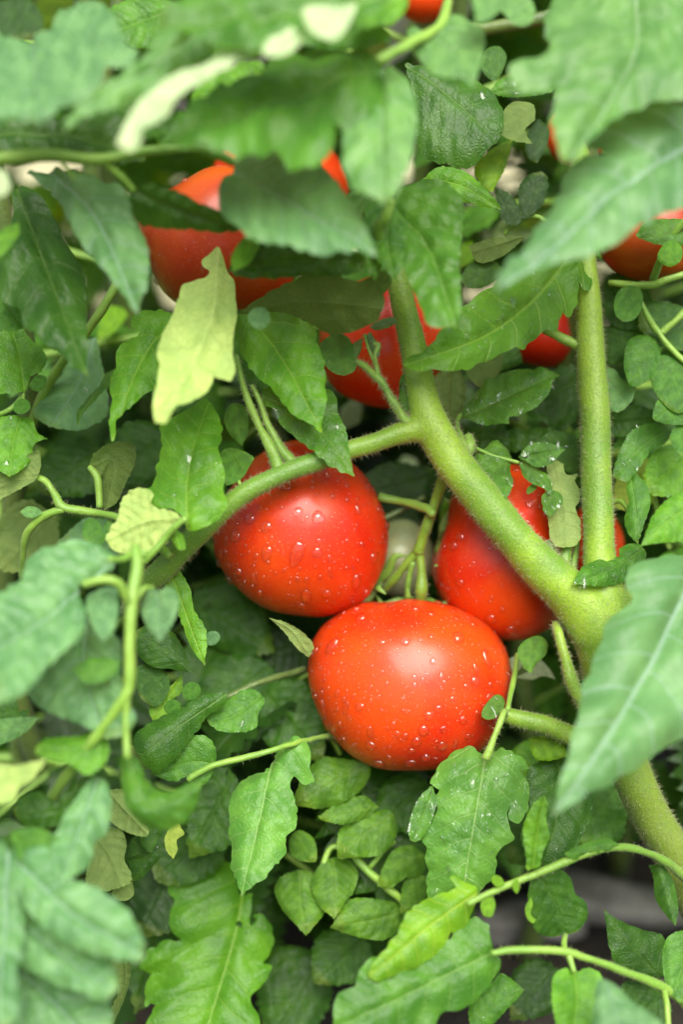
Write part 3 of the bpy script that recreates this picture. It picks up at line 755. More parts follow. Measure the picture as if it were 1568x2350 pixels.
# bottom right shoots
st([(1075, 2075, -3.8, 7), (1120, 2052, -3.6, 8), (1160, 2034, -3.4, 8), (1215, 2012, -3.2, 9), (1280, 1985, -3.0, 9), (1340, 1962, -2.8, 9), (1410, 1945, -2.4, 9), (1470, 1952, -1.8, 9), (1530, 1978, -1.0, 10), (1590, 2030, 0.4, 12)], hair=300, name='leaf_stalk', seed=17, mat=M_STALK)
leaf(PLANT, 'H', [(132,1092),(150,1030),(190,980),(250,900),(310,800),(380,750),(500,705),(540,690),(505,640),(530,630),(570,660),(632,690),(625,740),(600,830),(590,890),(540,910),(515,890),(480,950),(440,1015),(430,990),(380,1030),(300,1070),(220,1100),(170,1117)], [(630,710),(400,870),(135,1092)], -3.8, -4.8, tint='yellow', fold=0.35, label='yellow-green folded leaf at the end of a thin stalk', **HERO)
leaf(PLANT, 'H', [(860,600),(850,540),(840,430),(860,350),(900,290),(937,265),(950,300),(945,380),(960,460),(930,520),(900,600)], [(880,610),(900,450),(938,268)], -3.2, -3.6, tint='lime', fold=-0.4, **HERO)
leaf(PLANT, 'H', [(880,640),(940,600),(1000,600),(1060,650),(1080,720),(1120,750),(1130,830),(1090,880),(1020,905),(950,915),(890,880),(870,820),(860,740)], [(900,615),(980,750),(1030,900)], -3.0, -2.0, tint='dark', teeth=0.003, **HERO)
leaf(PLANT, 'H', [(845,780),(870,730),(880,760),(870,810),(895,835),(880,850),(855,830)], [(870,735),(885,845)], -3.0, -3.1, tint='yellow', teeth=0.006)
leaf(PLANT, 'H', [(1025,530),(1080,500),(1150,475),(1230,465),(1280,490),(1220,520),(1140,550),(1060,555)], [(1280,495),(1030,535)], -2.6, -3.2, tint='std', fold=0.5)
for pts in ([(690,650),(705,628),(735,640),(750,670),(725,685),(700,672)], [(640,770),(655,725),(690,720),(708,760),(690,820),(655,815)], [(790,660),(812,645),(820,690),(808,715),(792,700)], [(845,590),(860,580),(870,600),(858,612)]):
    leaf(PLANT, 'H', pts, [pts[2], pts[-1]], -3.6, -3.7, tint='yellow', teeth=0.006, res=10)
leaf(PLANT, 'H', [(-40,1330),(-20,1180),(70,1130),(100,1040),(160,1010),(300,1020),(440,960),(560,880),(620,820),(680,870),(690,940),(735,1020),(725,1080),(690,1130),(650,1170),(600,1220),(540,1250),(460,1262),(430,1320),(300,1370),(-40,1400)], [(700,985),(300,1180),(-40,1340)], -4.4, -5.4, tint='std', label='large green leaf beside the yellow-green folded leaf', **HERO)
st([(1130, 2187, -4.4, 8), (1180, 2180, -4.2, 9), (1290, 2184, -3.9, 9), (1350, 2200, -3.6, 9), (1430, 2228, -3.2, 10), (1530, 2270, -2.4, 11), (1600, 2330, -1.4, 12)], hair=250, name='leaf_stalk', seed=18)
st([(1300, 2185, -3.8, 7), (1296, 2165, -3.4, 6), (1299, 2145, -2.8, 5)], name='leaf_stalk')
st([(1305, 2187, -3.8, 7), (1312, 2210, -4.0, 6), (1318, 2230, -4.2, 5)], name='leaf_stalk')
st([(1525, 2268, -2.4, 9), (1532, 2310, -3.0, 8), (1535, 2370, -3.4, 8)], name='leaf_stalk')
leaf(PLANT, 'Z', [(1275,2235),(1300,2222),(1318,2232),(1350,2222),(1382,2240),(1378,2290),(1350,2370),(1300,2400),(1280,2349),(1268,2290)], [(1318,2230),(1325,2300),(1310,2395)], -4.2, -4.8, tint='bright', fold=-0.3)
leaf(PLANT, 'Z', [(1378,2245),(1400,2245),(1450,2290),(1530,2360),(1540,2420),(1360,2420),(1362,2349)], [(1390,2242),(1440,2420)], -7.5, -8.5, tint='grey')
leaf(PLANT, 'Z', [(1392,2088),(1420,2110),(1480,2135),(1525,2150),(1525,2240),(1470,2250),(1420,2225),(1405,2190)], [(1515,2240),(1440,2160),(1393,2090)], 1.4, 0.8, tint='dark')
leaf(PLANT, 'Z', [(1523,2190),(1535,2150),(1568,2135),(1610,2140),(1610,2300),(1560,2300),(1535,2270)], [(1590,2140),(1545,2290)], -2.0, -2.2, tint='std')
leaf(PLANT, 'Z', [(1080,2300),(1130,2255),(1150,2232),(1203,2272),(1170,2310),(1130,2350),(1080,2370)], [(1080,2340),(1200,2272)], -2.4, -2.4, tint='std', wet=20)
leaf(PLANT, 'Z', [(1490,1985),(1520,1985),(1545,2020),(1558,2080),(1552,2125),(1530,2100),(1505,2060),(1500,2010)], [(1515,1985),(1553,2122)], -1.0, -1.4, tint='dark', fold=0.5)
# left side, near focus
leaf(PLANT, 'Z', [(-20,1100),(30,1075),(70,1040),(90,1033),(95,1060),(85,1097),(50,1120),(-20,1155)], [(85,1097),(30,1105),(-20,1130)], 0.0, 0.4, under=True, tint='std', lean=0.0)
leaf(PLANT, 'Z', [(205,1075),(220,1040),(250,1020),(285,1013),(310,1020),(312,1060),(290,1110),(270,1150),(242,1170),(230,1150),(215,1100)], [(210,1070),(260,1060),(245,1168)], 0.4, 1.0, under=True, tint='dark', tilt=0.4)
st([(205, 1072, 0.3, 7), (222, 1095, 0.2, 8), (226, 1130, 0.2, 8), (228, 1165, 0.2, 8)], name='leaf_stalk')
st([(80, 1092, 0.2, 6), (105, 1105, 0.1, 8), (125, 1135, 0.0, 9), (142, 1163, 0.0, 10), (185, 1172, 0.0, 10), (230, 1178, -0.2, 9), (280, 1192, -0.8, 9), (340, 1225, -1.2, 10), (390, 1280, -1.6, 12)], hair=250, name='leaf_stalk', seed=19)
st([(145, 1168, 0.0, 9), (95, 1188, 0.2, 10), (62, 1225, 0.6, 9), (52, 1275, 1.4, 8), (50, 1330, 2.4, 8)], name='leaf_stalk')
leaf(PLANT, 'Z', [(45,1175),(60,1162),(85,1165),(98,1178),(75,1188),(58,1186)], [(95,1180),(48,1176)], 0.0, 0.0, tint='pale', teeth=0.002)
leaf(PLANT, 'Z', [(190,1235),(195,1195),(215,1190),(235,1215),(250,1190),(270,1182),(245,1225),(230,1250)], [(262,1183),(225,1215),(200,1240)], -0.5, -0.6, tint='std')
leaf(PLANT, 'Z', [(-20,960),(30,953),(70,960),(85,990),(108,1005),(78,1015),(70,1050),(20,1090),(-20,1060)], [(48,950),(30,1010),(20,1090)], 0.4, -0.2, tint='bright', wet=20, **HERO)
leaf(PLANT, 'Z', [(-20,715),(10,700),(35,720),(60,765),(85,790),(105,815),(95,845),(70,858),(60,890),(40,900),(-20,890)], [(55,895),(40,800),(5,700)], 0.6, 0.8, tint='bright', **HERO)
leaf(PLANT, 'Z', [(30,930),(45,915),(65,920),(68,938),(50,950),(33,945)], [(52,915),(45,950)], 0.3, 0.2, teeth=0.006)
leaf(PLANT, 'Z', [(65,885),(85,860),(105,865),(100,890),(80,897)], [(62,888),(105,870)], 0.4, 0.4, teeth=0.006)
st([(55, 870, 0.6, 4), (54, 905, 0.5, 4), (50, 950, 0.5, 4)], name='leaf_stalk')
st([(-20, 955, 0.8, 6), (20, 940, 0.6, 6), (55, 905, 0.6, 6)], name='leaf_stalk')
st([(330, 560, 1.6, 10), (272, 648, 1.4, 11), (230, 715, 1.4, 11), (188, 775, 1.6, 11), (130, 850, 2.4, 11), (80, 950, 3.4, 12), (40, 1090, 5, 12)], hair=150, name='side_stem', seed=20)
leaf(PLANT, 'Z', [(75,950),(100,905),(140,860),(190,785),(220,770),(232,830),(245,900),(245,950),(220,970),(180,987),(140,982),(110,975)], [(215,775),(180,880),(120,970)], 3.0, 2.6, tint='grey', wet=10)
leaf(PLANT, 'Z', [(168,972),(175,940),(210,890),(250,845),(268,835),(262,860),(220,905),(185,950)], [(266,838),(215,895),(170,970)], 0.6, 0.0, tint='std', tilt=2.0, teeth=0.006)
leaf(PLANT, 'C', [(600,350),(640,300),(700,285),(770,290),(800,330),(760,420),(745,520),(730,620),(700,665),(650,690),(610,730),(560,760),(530,790),(520,880),(508,890),(500,800),(510,700),(500,650),(505,600),(530,560),(535,480),(560,450),(640,410),(650,390),(610,380)], [(790,330),(640,540),(512,880)], -1.4, -2.4, tint='bright', **HERO)
# below the left branch
leaf(PLANT, 'Z', [(380,1330),(410,1308),(435,1350),(445,1400),(470,1440),(474,1480),(468,1525),(440,1490),(420,1440),(405,1400)], [(395,1320),(430,1420),(468,1525)], -0.2, -0.6, tint='lime', label='narrow light green leaf hanging below the curved side branch')
leaf(PLANT, 'Z', [(310,1450),(360,1430),(400,1455),(430,1510),(445,1545),(400,1535),(350,1530),(315,1500)], [(445,1545),(380,1490),(315,1455)], 0.6, 0.4, tint='dark')
leaf(PLANT, 'Z', [(315,1530),(350,1525),(385,1550),(385,1590),(360,1620),(325,1605),(312,1570)], [(385,1540),(330,1600)], 0.8, 0.6, tint='dark')
leaf(PLANT, 'Z', [(375,1590),(395,1570),(417,1545),(415,1590),(395,1605),(378,1650),(352,1655),(342,1615)], [(410,1550),(350,1650)], 0.8, 0.6, tint='yellow')
leaf(PLANT, 'Z', [(418,1585),(432,1566),(455,1570),(460,1590),(445,1605),(425,1605)], [(455,1572),(422,1600)], 0.6, 0.6, tint='std', teeth=0.006)
leaf(PLANT, 'Z', [(376,1620),(395,1605),(412,1612),(412,1630),(395,1640),(380,1634)], [(410,1612),(380,1632)], 0.6, 0.6, tint='std', teeth=0.006)
leaf(PLANT, 'Z', [(308,1692),(350,1655),(420,1622),(470,1594),(522,1588),(520,1612),(480,1640),(450,1680),(420,1720),(360,1772),(330,1750)], [(522,1590),(420,1660),(315,1740)], -0.4, -1.2, tint='dark', under=False)
leaf(PLANT, 'Z', [(475,1652),(500,1620),(540,1590),(580,1580),(607,1605),(592,1640),(588,1668),(550,1680),(500,1675)], [(600,1595),(540,1640),(480,1660)], 0.8, 0.4, tint='std', wet=20, **HERO)
leaf(PLANT, 'Z', [(468,1465),(480,1450),(498,1450),(505,1462),(495,1478),(475,1480)], [(503,1455),(472,1478)], 1.0, 1.0, tint='grey', teeth=0.006)
leaf(PLANT, 'Z', [(618,1417),(660,1430),(700,1455),(720,1482),(710,1508),(690,1495),(660,1460),(640,1438)], [(618,1417),(670,1448),(712,1505)], 0.4, 1.0, under=True, tint='std', tilt=0.5)
st([(520, 1600, 1.0, 7), (600, 1565, 1.6, 7), (700, 1535, 3, 7)], name='leaf_stalk', mat=M_OLD)
leaf(PLANT, 'G', [(690,165),(780,100),(800,40),(860,0),(940,-10),(985,40),(990,110),(960,190),(920,220),(880,170),(800,200)], [(990,120),(880,110),(700,170)], -0.2, -0.4, tint='std')
leaf(PLANT, 'G', [(590,30),(620,40),(660,70),(695,120),(690,140),(640,140),(600,100)], [(595,35),(692,135)], -0.2, -0.4, under=True, tint='std')
leaf(PLANT, 'G', [(490,250),(540,235),(600,250),(625,310),(660,380),(685,435),(680,450),(600,440),(530,400),(495,360)], [(500,250),(590,350),(683,448)], -0.6, -0.8, under=True, tint='std', quilt=0.02, res=36, label='pale leaf underside with a net of dark veins')
leaf(PLANT, 'G', [(410,440),(480,410),(560,430),(580,490),(570,560),(600,620),(600,660),(540,690),(450,705),(400,690),(405,560)], [(420,430),(510,560),(560,690)], -1.0, -1.0, under=True, tint='std', quilt=0.02, res=36)
leaf(PLANT, 'G', [(510,710),(560,670),(605,660),(612,720),(580,745),(530,740)], [(515,705),(600,740)], -0.6, -0.4, under=True, tint='std')
leaf(PLANT, 'G', [(600,470),(640,440),(700,470),(750,500),(740,540),(700,590),(640,650),(600,660),(590,560)], [(610,470),(680,540),(610,655)], 0.0, 0.4, tint='dark', wet=20)
leaf(PLANT, 'G', [(640,455),(660,330),(700,370),(745,390),(740,440),(690,525),(655,500)], [(660,340),(700,440),(690,522)], -0.2, -0.2, tint='dark')
leaf(PLANT, 'G', [(755,460),(780,410),(820,375),(828,410),(845,440),(810,470),(815,510),(795,555),(765,520)], [(815,380),(780,450),(795,553)], -0.6, -0.4, under=True, tint='lime')
leaf(PLANT, 'G', [(490,1312),(520,1220),(545,1160),(500,1030),(560,1000),(595,1010),(595,1120),(570,1200),(530,1290),(500,1340)], [(570,1005),(575,1120),(505,1330)], -1.0, -0.5, under=True, tint='dark')
# round leaflets and the large shaded leaf low in the plant
leaf(PLANT, 'G', [(770,690),(800,640),(860,590),(950,560),(1060,570),(1080,650),(1110,720),(1160,710),(1150,820),(1200,808),(1240,850),(1260,930),(1240,990),(1210,1030),(1250,1045),(1230,1100),(1190,1150),(1150,1190),(1190,1280),(1200,1400),(640,1400),(690,1270),(720,1210),(670,1230),(665,1150),(690,1090),(740,1085),(650,1060),(660,1000),(720,950),(770,930),(835,930),(780,870),(780,800),(800,750)], [(1130,600),(1080,900),(930,1400)], 4.0, 3.0, tint='bright', res=46, quilt=0.018, wave=0.014, label='large lobed leaf with puckered blade low in the plant')
for pts, rb in (([(630,2032),(660,2005),(710,2000),(740,2040),(750,2080),(730,2112),(700,2122),(670,2112),(650,2090)], [(690,2000),(690,2060),(700,2120)]),
                ([(715,2020),(735,1985),(770,1965),(800,1970),(822,2000),(815,2040),(790,2075),(760,2087),(730,2070)], [(760,1965),(770,2020),(765,2085)]),
                ([(780,1905),(830,1870),(890,1858),(913,1885),(905,1930),(870,1962),(830,1967),(790,1942)], [(900,1870),(840,1910),(800,1950)]),
                ([(748,1862),(790,1835),(840,1828),(872,1850),(832,1880),(780,1892)], [(870,1850),(810,1860),(755,1870)]),
                ([(785,2122),(805,2065),(860,2063),(932,2080),(920,2132),(880,2157),(830,2152)], [(930,2090),(860,2110),(790,2122)]),
                ([(880,1990),(905,1950),(950,1940),(978,1970),(970,2005),(930,2015),(900,2035),(885,2020)], [(970,1960),(920,1985),(885,2020)]),
                ([(920,2060),(935,2015),(975,2010),(980,2050),(955,2085),(930,2085)], [(970,2012),(930,2082)]),
                ([(700,1820),(695,1780),(740,1740),(790,1740),(850,1760),(840,1800),(790,1840),(730,1855)], [(840,1760),(770,1790),(705,1830)]),
                ([(665,1920),(680,1905),(720,1925),(722,1960),(690,1975),(668,1960)], [(675,1910),(715,1965)])):
    leaf(PLANT, 'Z', pointed(pts, rb, 0.22), rb, 2.6, 2.0, tint='olive', teeth=0.016, quilt=0.014, wave=0.03, fold=0.2)
st([(740, 1990, 2.8, 6), (760, 1945, 3.0, 7), (800, 1950, 3.0, 8), (830, 1985, 2.8, 9), (880, 2030, 2.6, 9), (930, 2075, 2.6, 9), (990, 2150, 3.4, 10)], name='leaf_stalk')
st([(850, 1990, 2.8, 6), (880, 1955, 2.8, 5), (905, 1930, 2.8, 5)], name='leaf_stalk')

# ------------------------------------------------------------------ upper middle, slightly behind focus
leaf(PLANT, 'Z', [(930,140),(980,150),(1040,158),(1100,180),(1140,220),(1157,265),(1150,310),(1120,340),(1080,377),(1030,372),(970,350),(955,300),(950,220)], [(940,150),(1060,240),(1150,330)], 0.8, 0.6, tint='dark', wet=20, **HERO)
leaf(PLANT, 'Z', [(970,405),(1010,380),(1070,392),(1110,425),(1152,478),(1100,470),(1050,458),(1000,440)], [(970,400),(1060,425),(1152,478)], -0.4, -1.0, tint='bright', **HERO)
leaf(PLANT, 'Z', [(1102,150),(1120,110),(1145,105),(1163,125),(1155,160),(1137,187),(1110,165)], [(1145,107),(1135,185)], 2.2, 2.0, tint='dark', teeth=0.002)
leaf(PLANT, 'Z', [(1145,290),(1160,250),(1180,235),(1225,240),(1227,275),(1205,300),(1222,332),(1180,325),(1138,300)], [(1225,245),(1180,280),(1140,298)], 1.2, 1.0, under=True, tint='dark', teeth=0.02)
leaf(PLANT, 'Z', [(1090,385),(1130,340),(1178,318),(1162,380),(1130,440),(1105,420)], [(1175,320),(1120,430)], 2.2, 1.8, tint='yellow')
leaf(PLANT, 'Z', [(1192,470),(1195,420),(1225,395),(1255,400),(1255,450),(1225,490),(1200,500)], [(1215,500),(1235,400)], 2.0, 2.2, tint='deep', teeth=0.03)
leaf(PLANT, 'Z', [(1137,430),(1165,440),(1190,470),(1195,510),(1170,515),(1145,480)], [(1185,515),(1140,432)], 1.8, 2.0, tint='deep', teeth=0.03)
leaf(PLANT, 'Z', [(1075,565),(1120,550),(1205,543),(1180,570),(1150,590),(1100,602)], [(1200,545),(1080,580)], 0.8, 0.8, under=True, tint='dark')
leaf(PLANT, 'Z', [(1060,640),(1080,605),(1130,595),(1160,620),(1120,655),(1075,660)], [(1150,610),(1065,650)], 1.0, 0.8, tint='dark')
leaf(PLANT, 'Z', [(1210,350),(1215,300),(1240,270),(1262,290),(1258,330),(1235,370)], [(1250,270),(1225,365)], 3.0, 2.6, tint='deep')
leaf(PLANT, 'Z', [(1122,210),(1150,180),(1200,170),(1260,180),(1270,205),(1230,215),(1170,218)], [(1265,190),(1130,210)], 1.6, 1.6, tint='std', wet=40)
leaf(PLANT, 'Z', [(1070,850),(1110,820),(1155,810),(1150,850),(1105,890),(1080,870)], [(1150,820),(1100,885)], 3.0, 3.0, under=True, tint='dark')
st([(1320, 590, 1.5, 8), (1240, 500, 2.0, 6), (1175, 520, 2.2, 6), (1160, 540, 2.2, 6)], name='leaf_stalk')
st([(1340, 800, 1.3, 12), (1290, 775, 1.2, 11), (1240, 752, 1.4, 10), (1200, 745, 2.0, 8)], hair=100, name='leaf_stalk', seed=21)

# ------------------------------------------------------------------ front plant: nearer than focus, blurred
ft = lambda pts, **k: st(pts, parent=FRONT, **k)
ft([(-60, 368, -8.4, 16), (0, 364, -8.2, 16), (120, 357, -7.8, 15), (230, 366, -7.4, 14), (340, 346, -7.0, 12), (440, 340, -6.8, 11), (495, 356, -6.6, 10), (535, 376, -6.4, 9)], name='leaf_stalk', sides=12)
ft([(235, 368, -7.4, 9), (268, 398, -7.0, 9), (308, 440, -6.6, 9)], name='leaf_stalk')
ft([(140, 375, -7.8, 5), (155, 390, -7.6, 5), (172, 412, -7.4, 4)], name='leaf_stalk')
ft([(310, 1255, -6.4, 12), (315, 1300, -6.8, 14), (303, 1370, -7.2, 15), (297, 1470, -7.4, 14), (297, 1560, -7.4, 15), (285, 1600, -7.4, 14), (240, 1665, -7.2, 13), (195, 1725, -6.8, 13), (120, 1830, -5, 14), (40, 2000, -2, 16), (-40, 2250, 2, 18), (-90, 2600, 7, 20)], name='side_stem', sides=12)
ft([(300, 1400, -7.2, 12), (275, 1345, -7.8, 11), (240, 1330, -8.0, 10), (190, 1342, -8.0, 8)], name='leaf_stalk', sides=12)
ft([(312, 1375, -7.1, 7), (330, 1350, -6.8, 6), (352, 1348, -6.5, 5)], name='leaf_stalk')
ft([(292, 1590, -7.4, 10), (288, 1660, -7.4, 10), (292, 1740, -7.6, 10)], name='leaf_stalk')
ft([(305, 1270, -6.4, 9), (280, 1282, -6.8, 8), (250, 1285, -7.4, 6)], name='leaf_stalk')
ft([(318, 1275, -6.4, 9), (330, 1270, -6.4, 9), (333, 1282, -6.4, 5)], name='axil_bud')
ft([(870, 140, -9.4, 13), (910, 118, -9.0, 12), (945, 98, -8.6, 12), (1010, 60, -7.6, 11), (1030, 0, -6.6, 11)], name='leaf_stalk', sides=12)
ft([(900, 460, -5.0, 12), (885, 500, -4.8, 14), (870, 530, -4.4, 12), (880, 590, -3.4, 12)], name='leaf_stalk')
G = dict(lean=0.45, quilt=0.028)
fl = lambda *a, **k: leaf(FRONT, *a, **{**G, **k})
fl('A', [(-40,140),(60,170),(130,182),(180,150),(230,130),(250,60),(330,10),(440,-10),(510,40),(545,120),(575,180),(625,215),(610,270),(560,300),(480,310),(470,350),(430,400),(380,440),(280,480),(200,530),(150,547),(60,520),(-40,530)], [(140,165),(160,320),(175,540)], -9.0, -10.0, tint='grey', quilt=0.034)
fl('A', [(-60,500),(60,510),(180,540),(330,540),(480,500),(600,520),(640,600),(660,720),(560,740),(400,720),(200,700),(60,690),(-60,700)], [(-60,600),(300,610),(660,700)], -5.6, -5.4, tint='dark')
fl('A', [(-60,20),(20,0),(100,-20),(170,30),(195,120),(150,165),(60,170),(-60,120)], [(60,-20),(80,160)], -6.4, -6.4, tint='deep')
fl('A', [(305,550),(370,532),(450,502),(560,482),(650,430),(760,380),(900,330),(950,250),(995,170),(980,110),(900,75),(800,55),(750,110),(700,190),(620,270),(520,340),(420,420),(340,490),(298,535)], [(970,100),(700,290),(303,545)], -10.2, -10.8, tint='pale', tilt=-0.2, label='pale pointed blurred leaf over the large one')
fl('Z', [(345,312),(395,272),(435,225),(490,187),(600,135),(650,108),(710,90),(790,92),(870,118),(885,200),(865,262),(805,276),(772,268),(764,318),(745,350),(702,368),(660,355),(632,312),(605,345),(560,350),(520,338),(470,325),(400,325)], [(872,135),(640,215),(345,312)], -9.0, -10.0, tint='std', fold=0.1, tilt=0.1, label='broad lobed leaf hanging over the orange-red tomato')
fl('A', [(560,685),(600,682),(650,612),(740,552),(850,442),(980,372),(1090,302),(1205,252),(1215,208),(1100,225),(980,275),(900,325),(800,355),(700,425),(620,505),(560,595),(538,650)], [(1205,225),(850,395),(565,675)], -11.7, -11.9, under=True, tint='cream', lean=0.45, label='pale rolled-over leaf edge')
fl('Z', [(880,132),(905,148),(930,170),(952,220),(957,290),(947,350),(925,402),(895,447),(862,442),(815,422),(793,390),(787,340),(795,295),(815,230),(845,160)], [(880,132),(875,300),(880,446)], -9.2, -9.8, tint='pale', label='drooping blurred leaflet beside the lobed leaf')
fl('Z', [(360,30),(420,-20),(600,-60),(900,-60),(880,15),(795,50),(705,62),(655,92),(600,108),(540,92),(500,82),(440,62)], [(900,-20),(640,20),(370,35)], -11.0, -11.8, tint='std')
fl('A', [(1205,250),(1220,190),(1300,150),(1380,110),(1405,150),(1370,210),(1310,255),(1250,265)], [(1390,120),(1220,250)], -11.8, -12.2, under=True, tint='cream', lean=0.6, teeth=0.006)
fl('A', [(1395,110),(1390,50),(1450,20),(1540,40),(1640,20),(1620,80),(1560,170),(1500,185),(1430,150)], [(1600,30),(1420,120)], -11.8, -12.2, under=True, tint='cream', lean=0.6, teeth=0.006)
fl('A', [(930,330),(950,250),(1000,170),(1060,180),(1210,190),(1200,240),(1050,290),(980,330)], [(1200,200),(950,310)], -9.0, -9.0, tint='lime')
fl('A', [(980,120),(1100,110),(1260,130),(1400,100),(1330,160),(1220,195),(1100,185),(1020,175)], [(1380,110),(1000,150)], -10.6, -10.9, tint='std')
fl('B', [(-40,120),(60,60),(140,0),(200,-40),(310,-40),(300,30),(230,100),(140,120),(60,140)], [(300,-30),(-20,120)], -8.6, -9.0, tint='lime')
fl('B', [(305,140),(350,122),(400,150),(440,140),(470,80),(540,50),(600,90),(652,130),(658,200),(642,290),(608,388),(560,352),(500,347),(430,332),(370,282),(330,232)], [(395,140),(500,220),(606,385)], -8.0, -8.8, tint='pale', label='heart-shaped pale blurred leaf')
fl('B', [(590,-40),(610,40),(620,100),(660,100),(720,50),(790,0),(800,-40)], [(750,-40),(630,100)], -9.0, -9.2, tint='pale')
fl('B', [(730,40),(790,-10),(870,-10),(890,60),(860,110),(800,110)], [(880,-10),(760,80)], -7.0, -7.0, tint='pale')
fl('B', [(960,20),(935,110),(962,200),(900,248),(800,258),(778,310),(830,372),(930,388),(1000,352),(985,450),(970,520),(1000,620),(1032,705),(1100,645),(1150,600),(1400,440),(1660,410),(1660,-60),(1000,-60)], [(1360,-60),(1345,250),(1060,690)], -8.2, -9.4, tint='pale', tilt=0.1, quilt=0.03)
fl('B', [(1340,330),(1380,220),(1480,160),(1660,120),(1660,420),(1420,440),(1350,420)], [(1660,200),(1360,420)], -7.2, -7.0, tint='bright')
fl('B', [(1370,160),(1400,60),(1480,20),(1560,60),(1600,170),(1500,160),(1400,220)], [(1560,40),(1390,200)], -6.0, -6.0, tint='grey')
fl('B', [(720,1275),(760,1180),(850,1100),(900,1000),(960,930),(1020,830),(1038,745),(1090,690),(1180,660),(1232,650),(1150,592),(1220,520),(1400,452),(1680,400),(1680,920),(1568,955),(1480,985),(1380,1032),(1250,1110),(1150,1150),(1000,1168),(890,1190),(800,1230)], [(1680,600),(1300,830),(1000,1080),(722,1272)], -8.6, -10.0, tint='grey', fold=-0.1, quilt=0.03, label='broad pale grey-green leaf with a long drawn-out tip')
fl('A', [(600,900),(640,870),(700,855),(750,875),(850,905),(940,950),(1010,975),(1060,1000),(1115,1072),(1020,1077),(900,1062),(770,1052),(680,1045),(630,1020),(600,960)], [(618,890),(800,965),(1112,1070)], -6.4, -6.0, tint='dark', lean=-0.5)
fl('Z', [(55,385),(120,376),(200,392),(260,410),(300,445),(300,490),(320,520),(335,560),(340,620),(331,670),(312,708),(280,672),(240,622),(200,577),(170,532),(150,490),(130,450),(100,420)], [(115,388),(220,500),(312,706)], -6.2, -6.4, tint='grey', label='grey-green pointed leaf beside the orange-red tomato')
fl('Z', [(30,420),(70,430),(110,470),(140,530),(170,580),(190,620),(192,700),(197,780),(196,850),(170,840),(140,805),(90,772),(60,742),(30,690),(-20,670),(-20,560),(20,500)], [(35,425),(100,600),(195,850)], -3.6, -4.4, tint='dark')
fl('Z', [(-20,390),(10,395),(22,420),(15,447),(-20,455)], [(-20,400),(15,440)], -11, -11, under=True, tint='cream', teeth=0.006)
fl('Z', [(-20,600),(0,588),(30,555),(43,530),(40,508),(15,520),(-20,550)], [(40,510),(-10,590)], -7, -7, tint='lime', teeth=0.006)
fl('Z', [(532,370),(548,335),(575,312),(615,300),(650,322),(690,350),(725,345),(740,370),(765,400),(784,435),(805,460),(835,510),(862,567),(815,567),(750,572),(700,565),(650,555),(600,545),(565,530),(540,505),(510,480),(500,450),(500,420),(520,395)], [(530,372),(660,455),(860,566)], -7.4, -8.2, tint='grey', lean=0.8, label='oval blurred leaf lying over the orange-red tomato')
fl('Z', [(520,622),(560,572),(600,556),(700,566),(780,573),(837,590),(832,617),(780,632),(700,636),(620,638),(560,638)], [(520,622),(680,600),(835,600)], -5.0, -5.4, tint='dark', lean=-0.2)
fl('Z', [(530,600),(545,560),(575,540),(600,545),(590,575),(560,610),(535,620)], [(595,542),(535,618)], -5.6, -5.6, tint='bright', teeth=0.006)
fl('C', [(925,70),(960,38),(992,28),(1020,60),(1040,100),(1070,140),(1080,200),(1087,320),(1072,400),(1066,500),(1077,590),(1060,632),(1020,620),(975,622),(970,660),(930,700),(870,740),(812,762),(780,802),(748,842),(718,842),(703,800),(700,750),(720,650),(730,560),(720,520),(740,430),(770,370),(800,300),(820,240),(832,190),(870,170),(930,150),(962,120),(930,92)], [(1000,40),(980,300),(880,560),(728,838)], -4.0, -5.2, under=True, tint='paleund', lean=0.5, teeth=0.004, quilt=0.024, label='pale yellow-green leaf underside in front of the orange-red tomato')
fl('Z', [(1052,445),(1064,480),(1060,540),(1055,600),(1058,660),(1050,738),(1030,746),(980,741),(970,710),(945,660),(920,600),(905,560),(893,510),(900,465),(930,430),(980,414),(1030,424)], [(895,470),(980,560),(1045,742)], -4.2, -5.0, tint='std', tilt=0.2)
fl('Z', [(800,440),(850,430),(885,460),(900,520),(880,600),(860,640),(835,600),(820,540),(800,490)], [(870,440),(850,640)], -3.6, -3.8, tint='std')
fl('Z', [(840,470),(900,455),(935,500),(930,600),(905,640),(868,600),(845,540)], [(900,458),(890,540),(905,640)], -4.0, -4.4, tint='std')
fl('Z', [(830,665),(850,640),(880,620),(900,640),(885,670),(850,690)], [(895,630),(840,685)], -3.0, -3.0, tint='pale')
fl('Z', [(575,745),(570,720),(590,705),(612,710),(620,735),(600,755)], [(600,705),(592,753)], -4.4, -4.6, tint='grey', teeth=0.006)
fl('Z', [(1448,1310),(1480,1282),(1520,1270),(1640,1260),(1640,1640),(1530,1712),(1460,1762),(1380,1802),(1300,1852),(1298,1825),(1320,1720),(1330,1650),(1350,1590),(1370,1530),(1390,1470),(1410,1410),(1462,1370),(1450,1335)], [(1610,1290),(1490,1540),(1300,1850)], -6.6, -7.8, tint='grey', tilt=-0.15, label='large pale grey-green leaf in front of the fork')
fl('Z', [(-40,1385),(50,1320),(60,1280),(110,1255),(150,1243),(190,1238),(240,1250),(268,1280),(250,1305),(200,1330),(180,1342),(192,1400),(190,1442),(150,1492),(110,1522),(50,1592),(-40,1625)], [(190,1342),(100,1420),(-40,1500)], -8.0, -9.4, tint='grey', quilt=0.03, label='large blurred leaf on the foremost shoot')
fl('Z', [(60,1585),(110,1525),(150,1490),(190,1410),(240,1440),(272,1470),(272,1540),(290,1600),(310,1650),(260,1690),(170,1655),(90,1622)], [(200,1410),(190,1530),(230,1680)], -6.8, -6.6, tint='grey')
fl('Z', [(198,1370),(230,1350),(266,1345),(272,1400),(256,1452),(236,1467),(210,1432)], [(262,1346),(238,1465)], -7.6, -7.8, tint='grey', teeth=0.002)
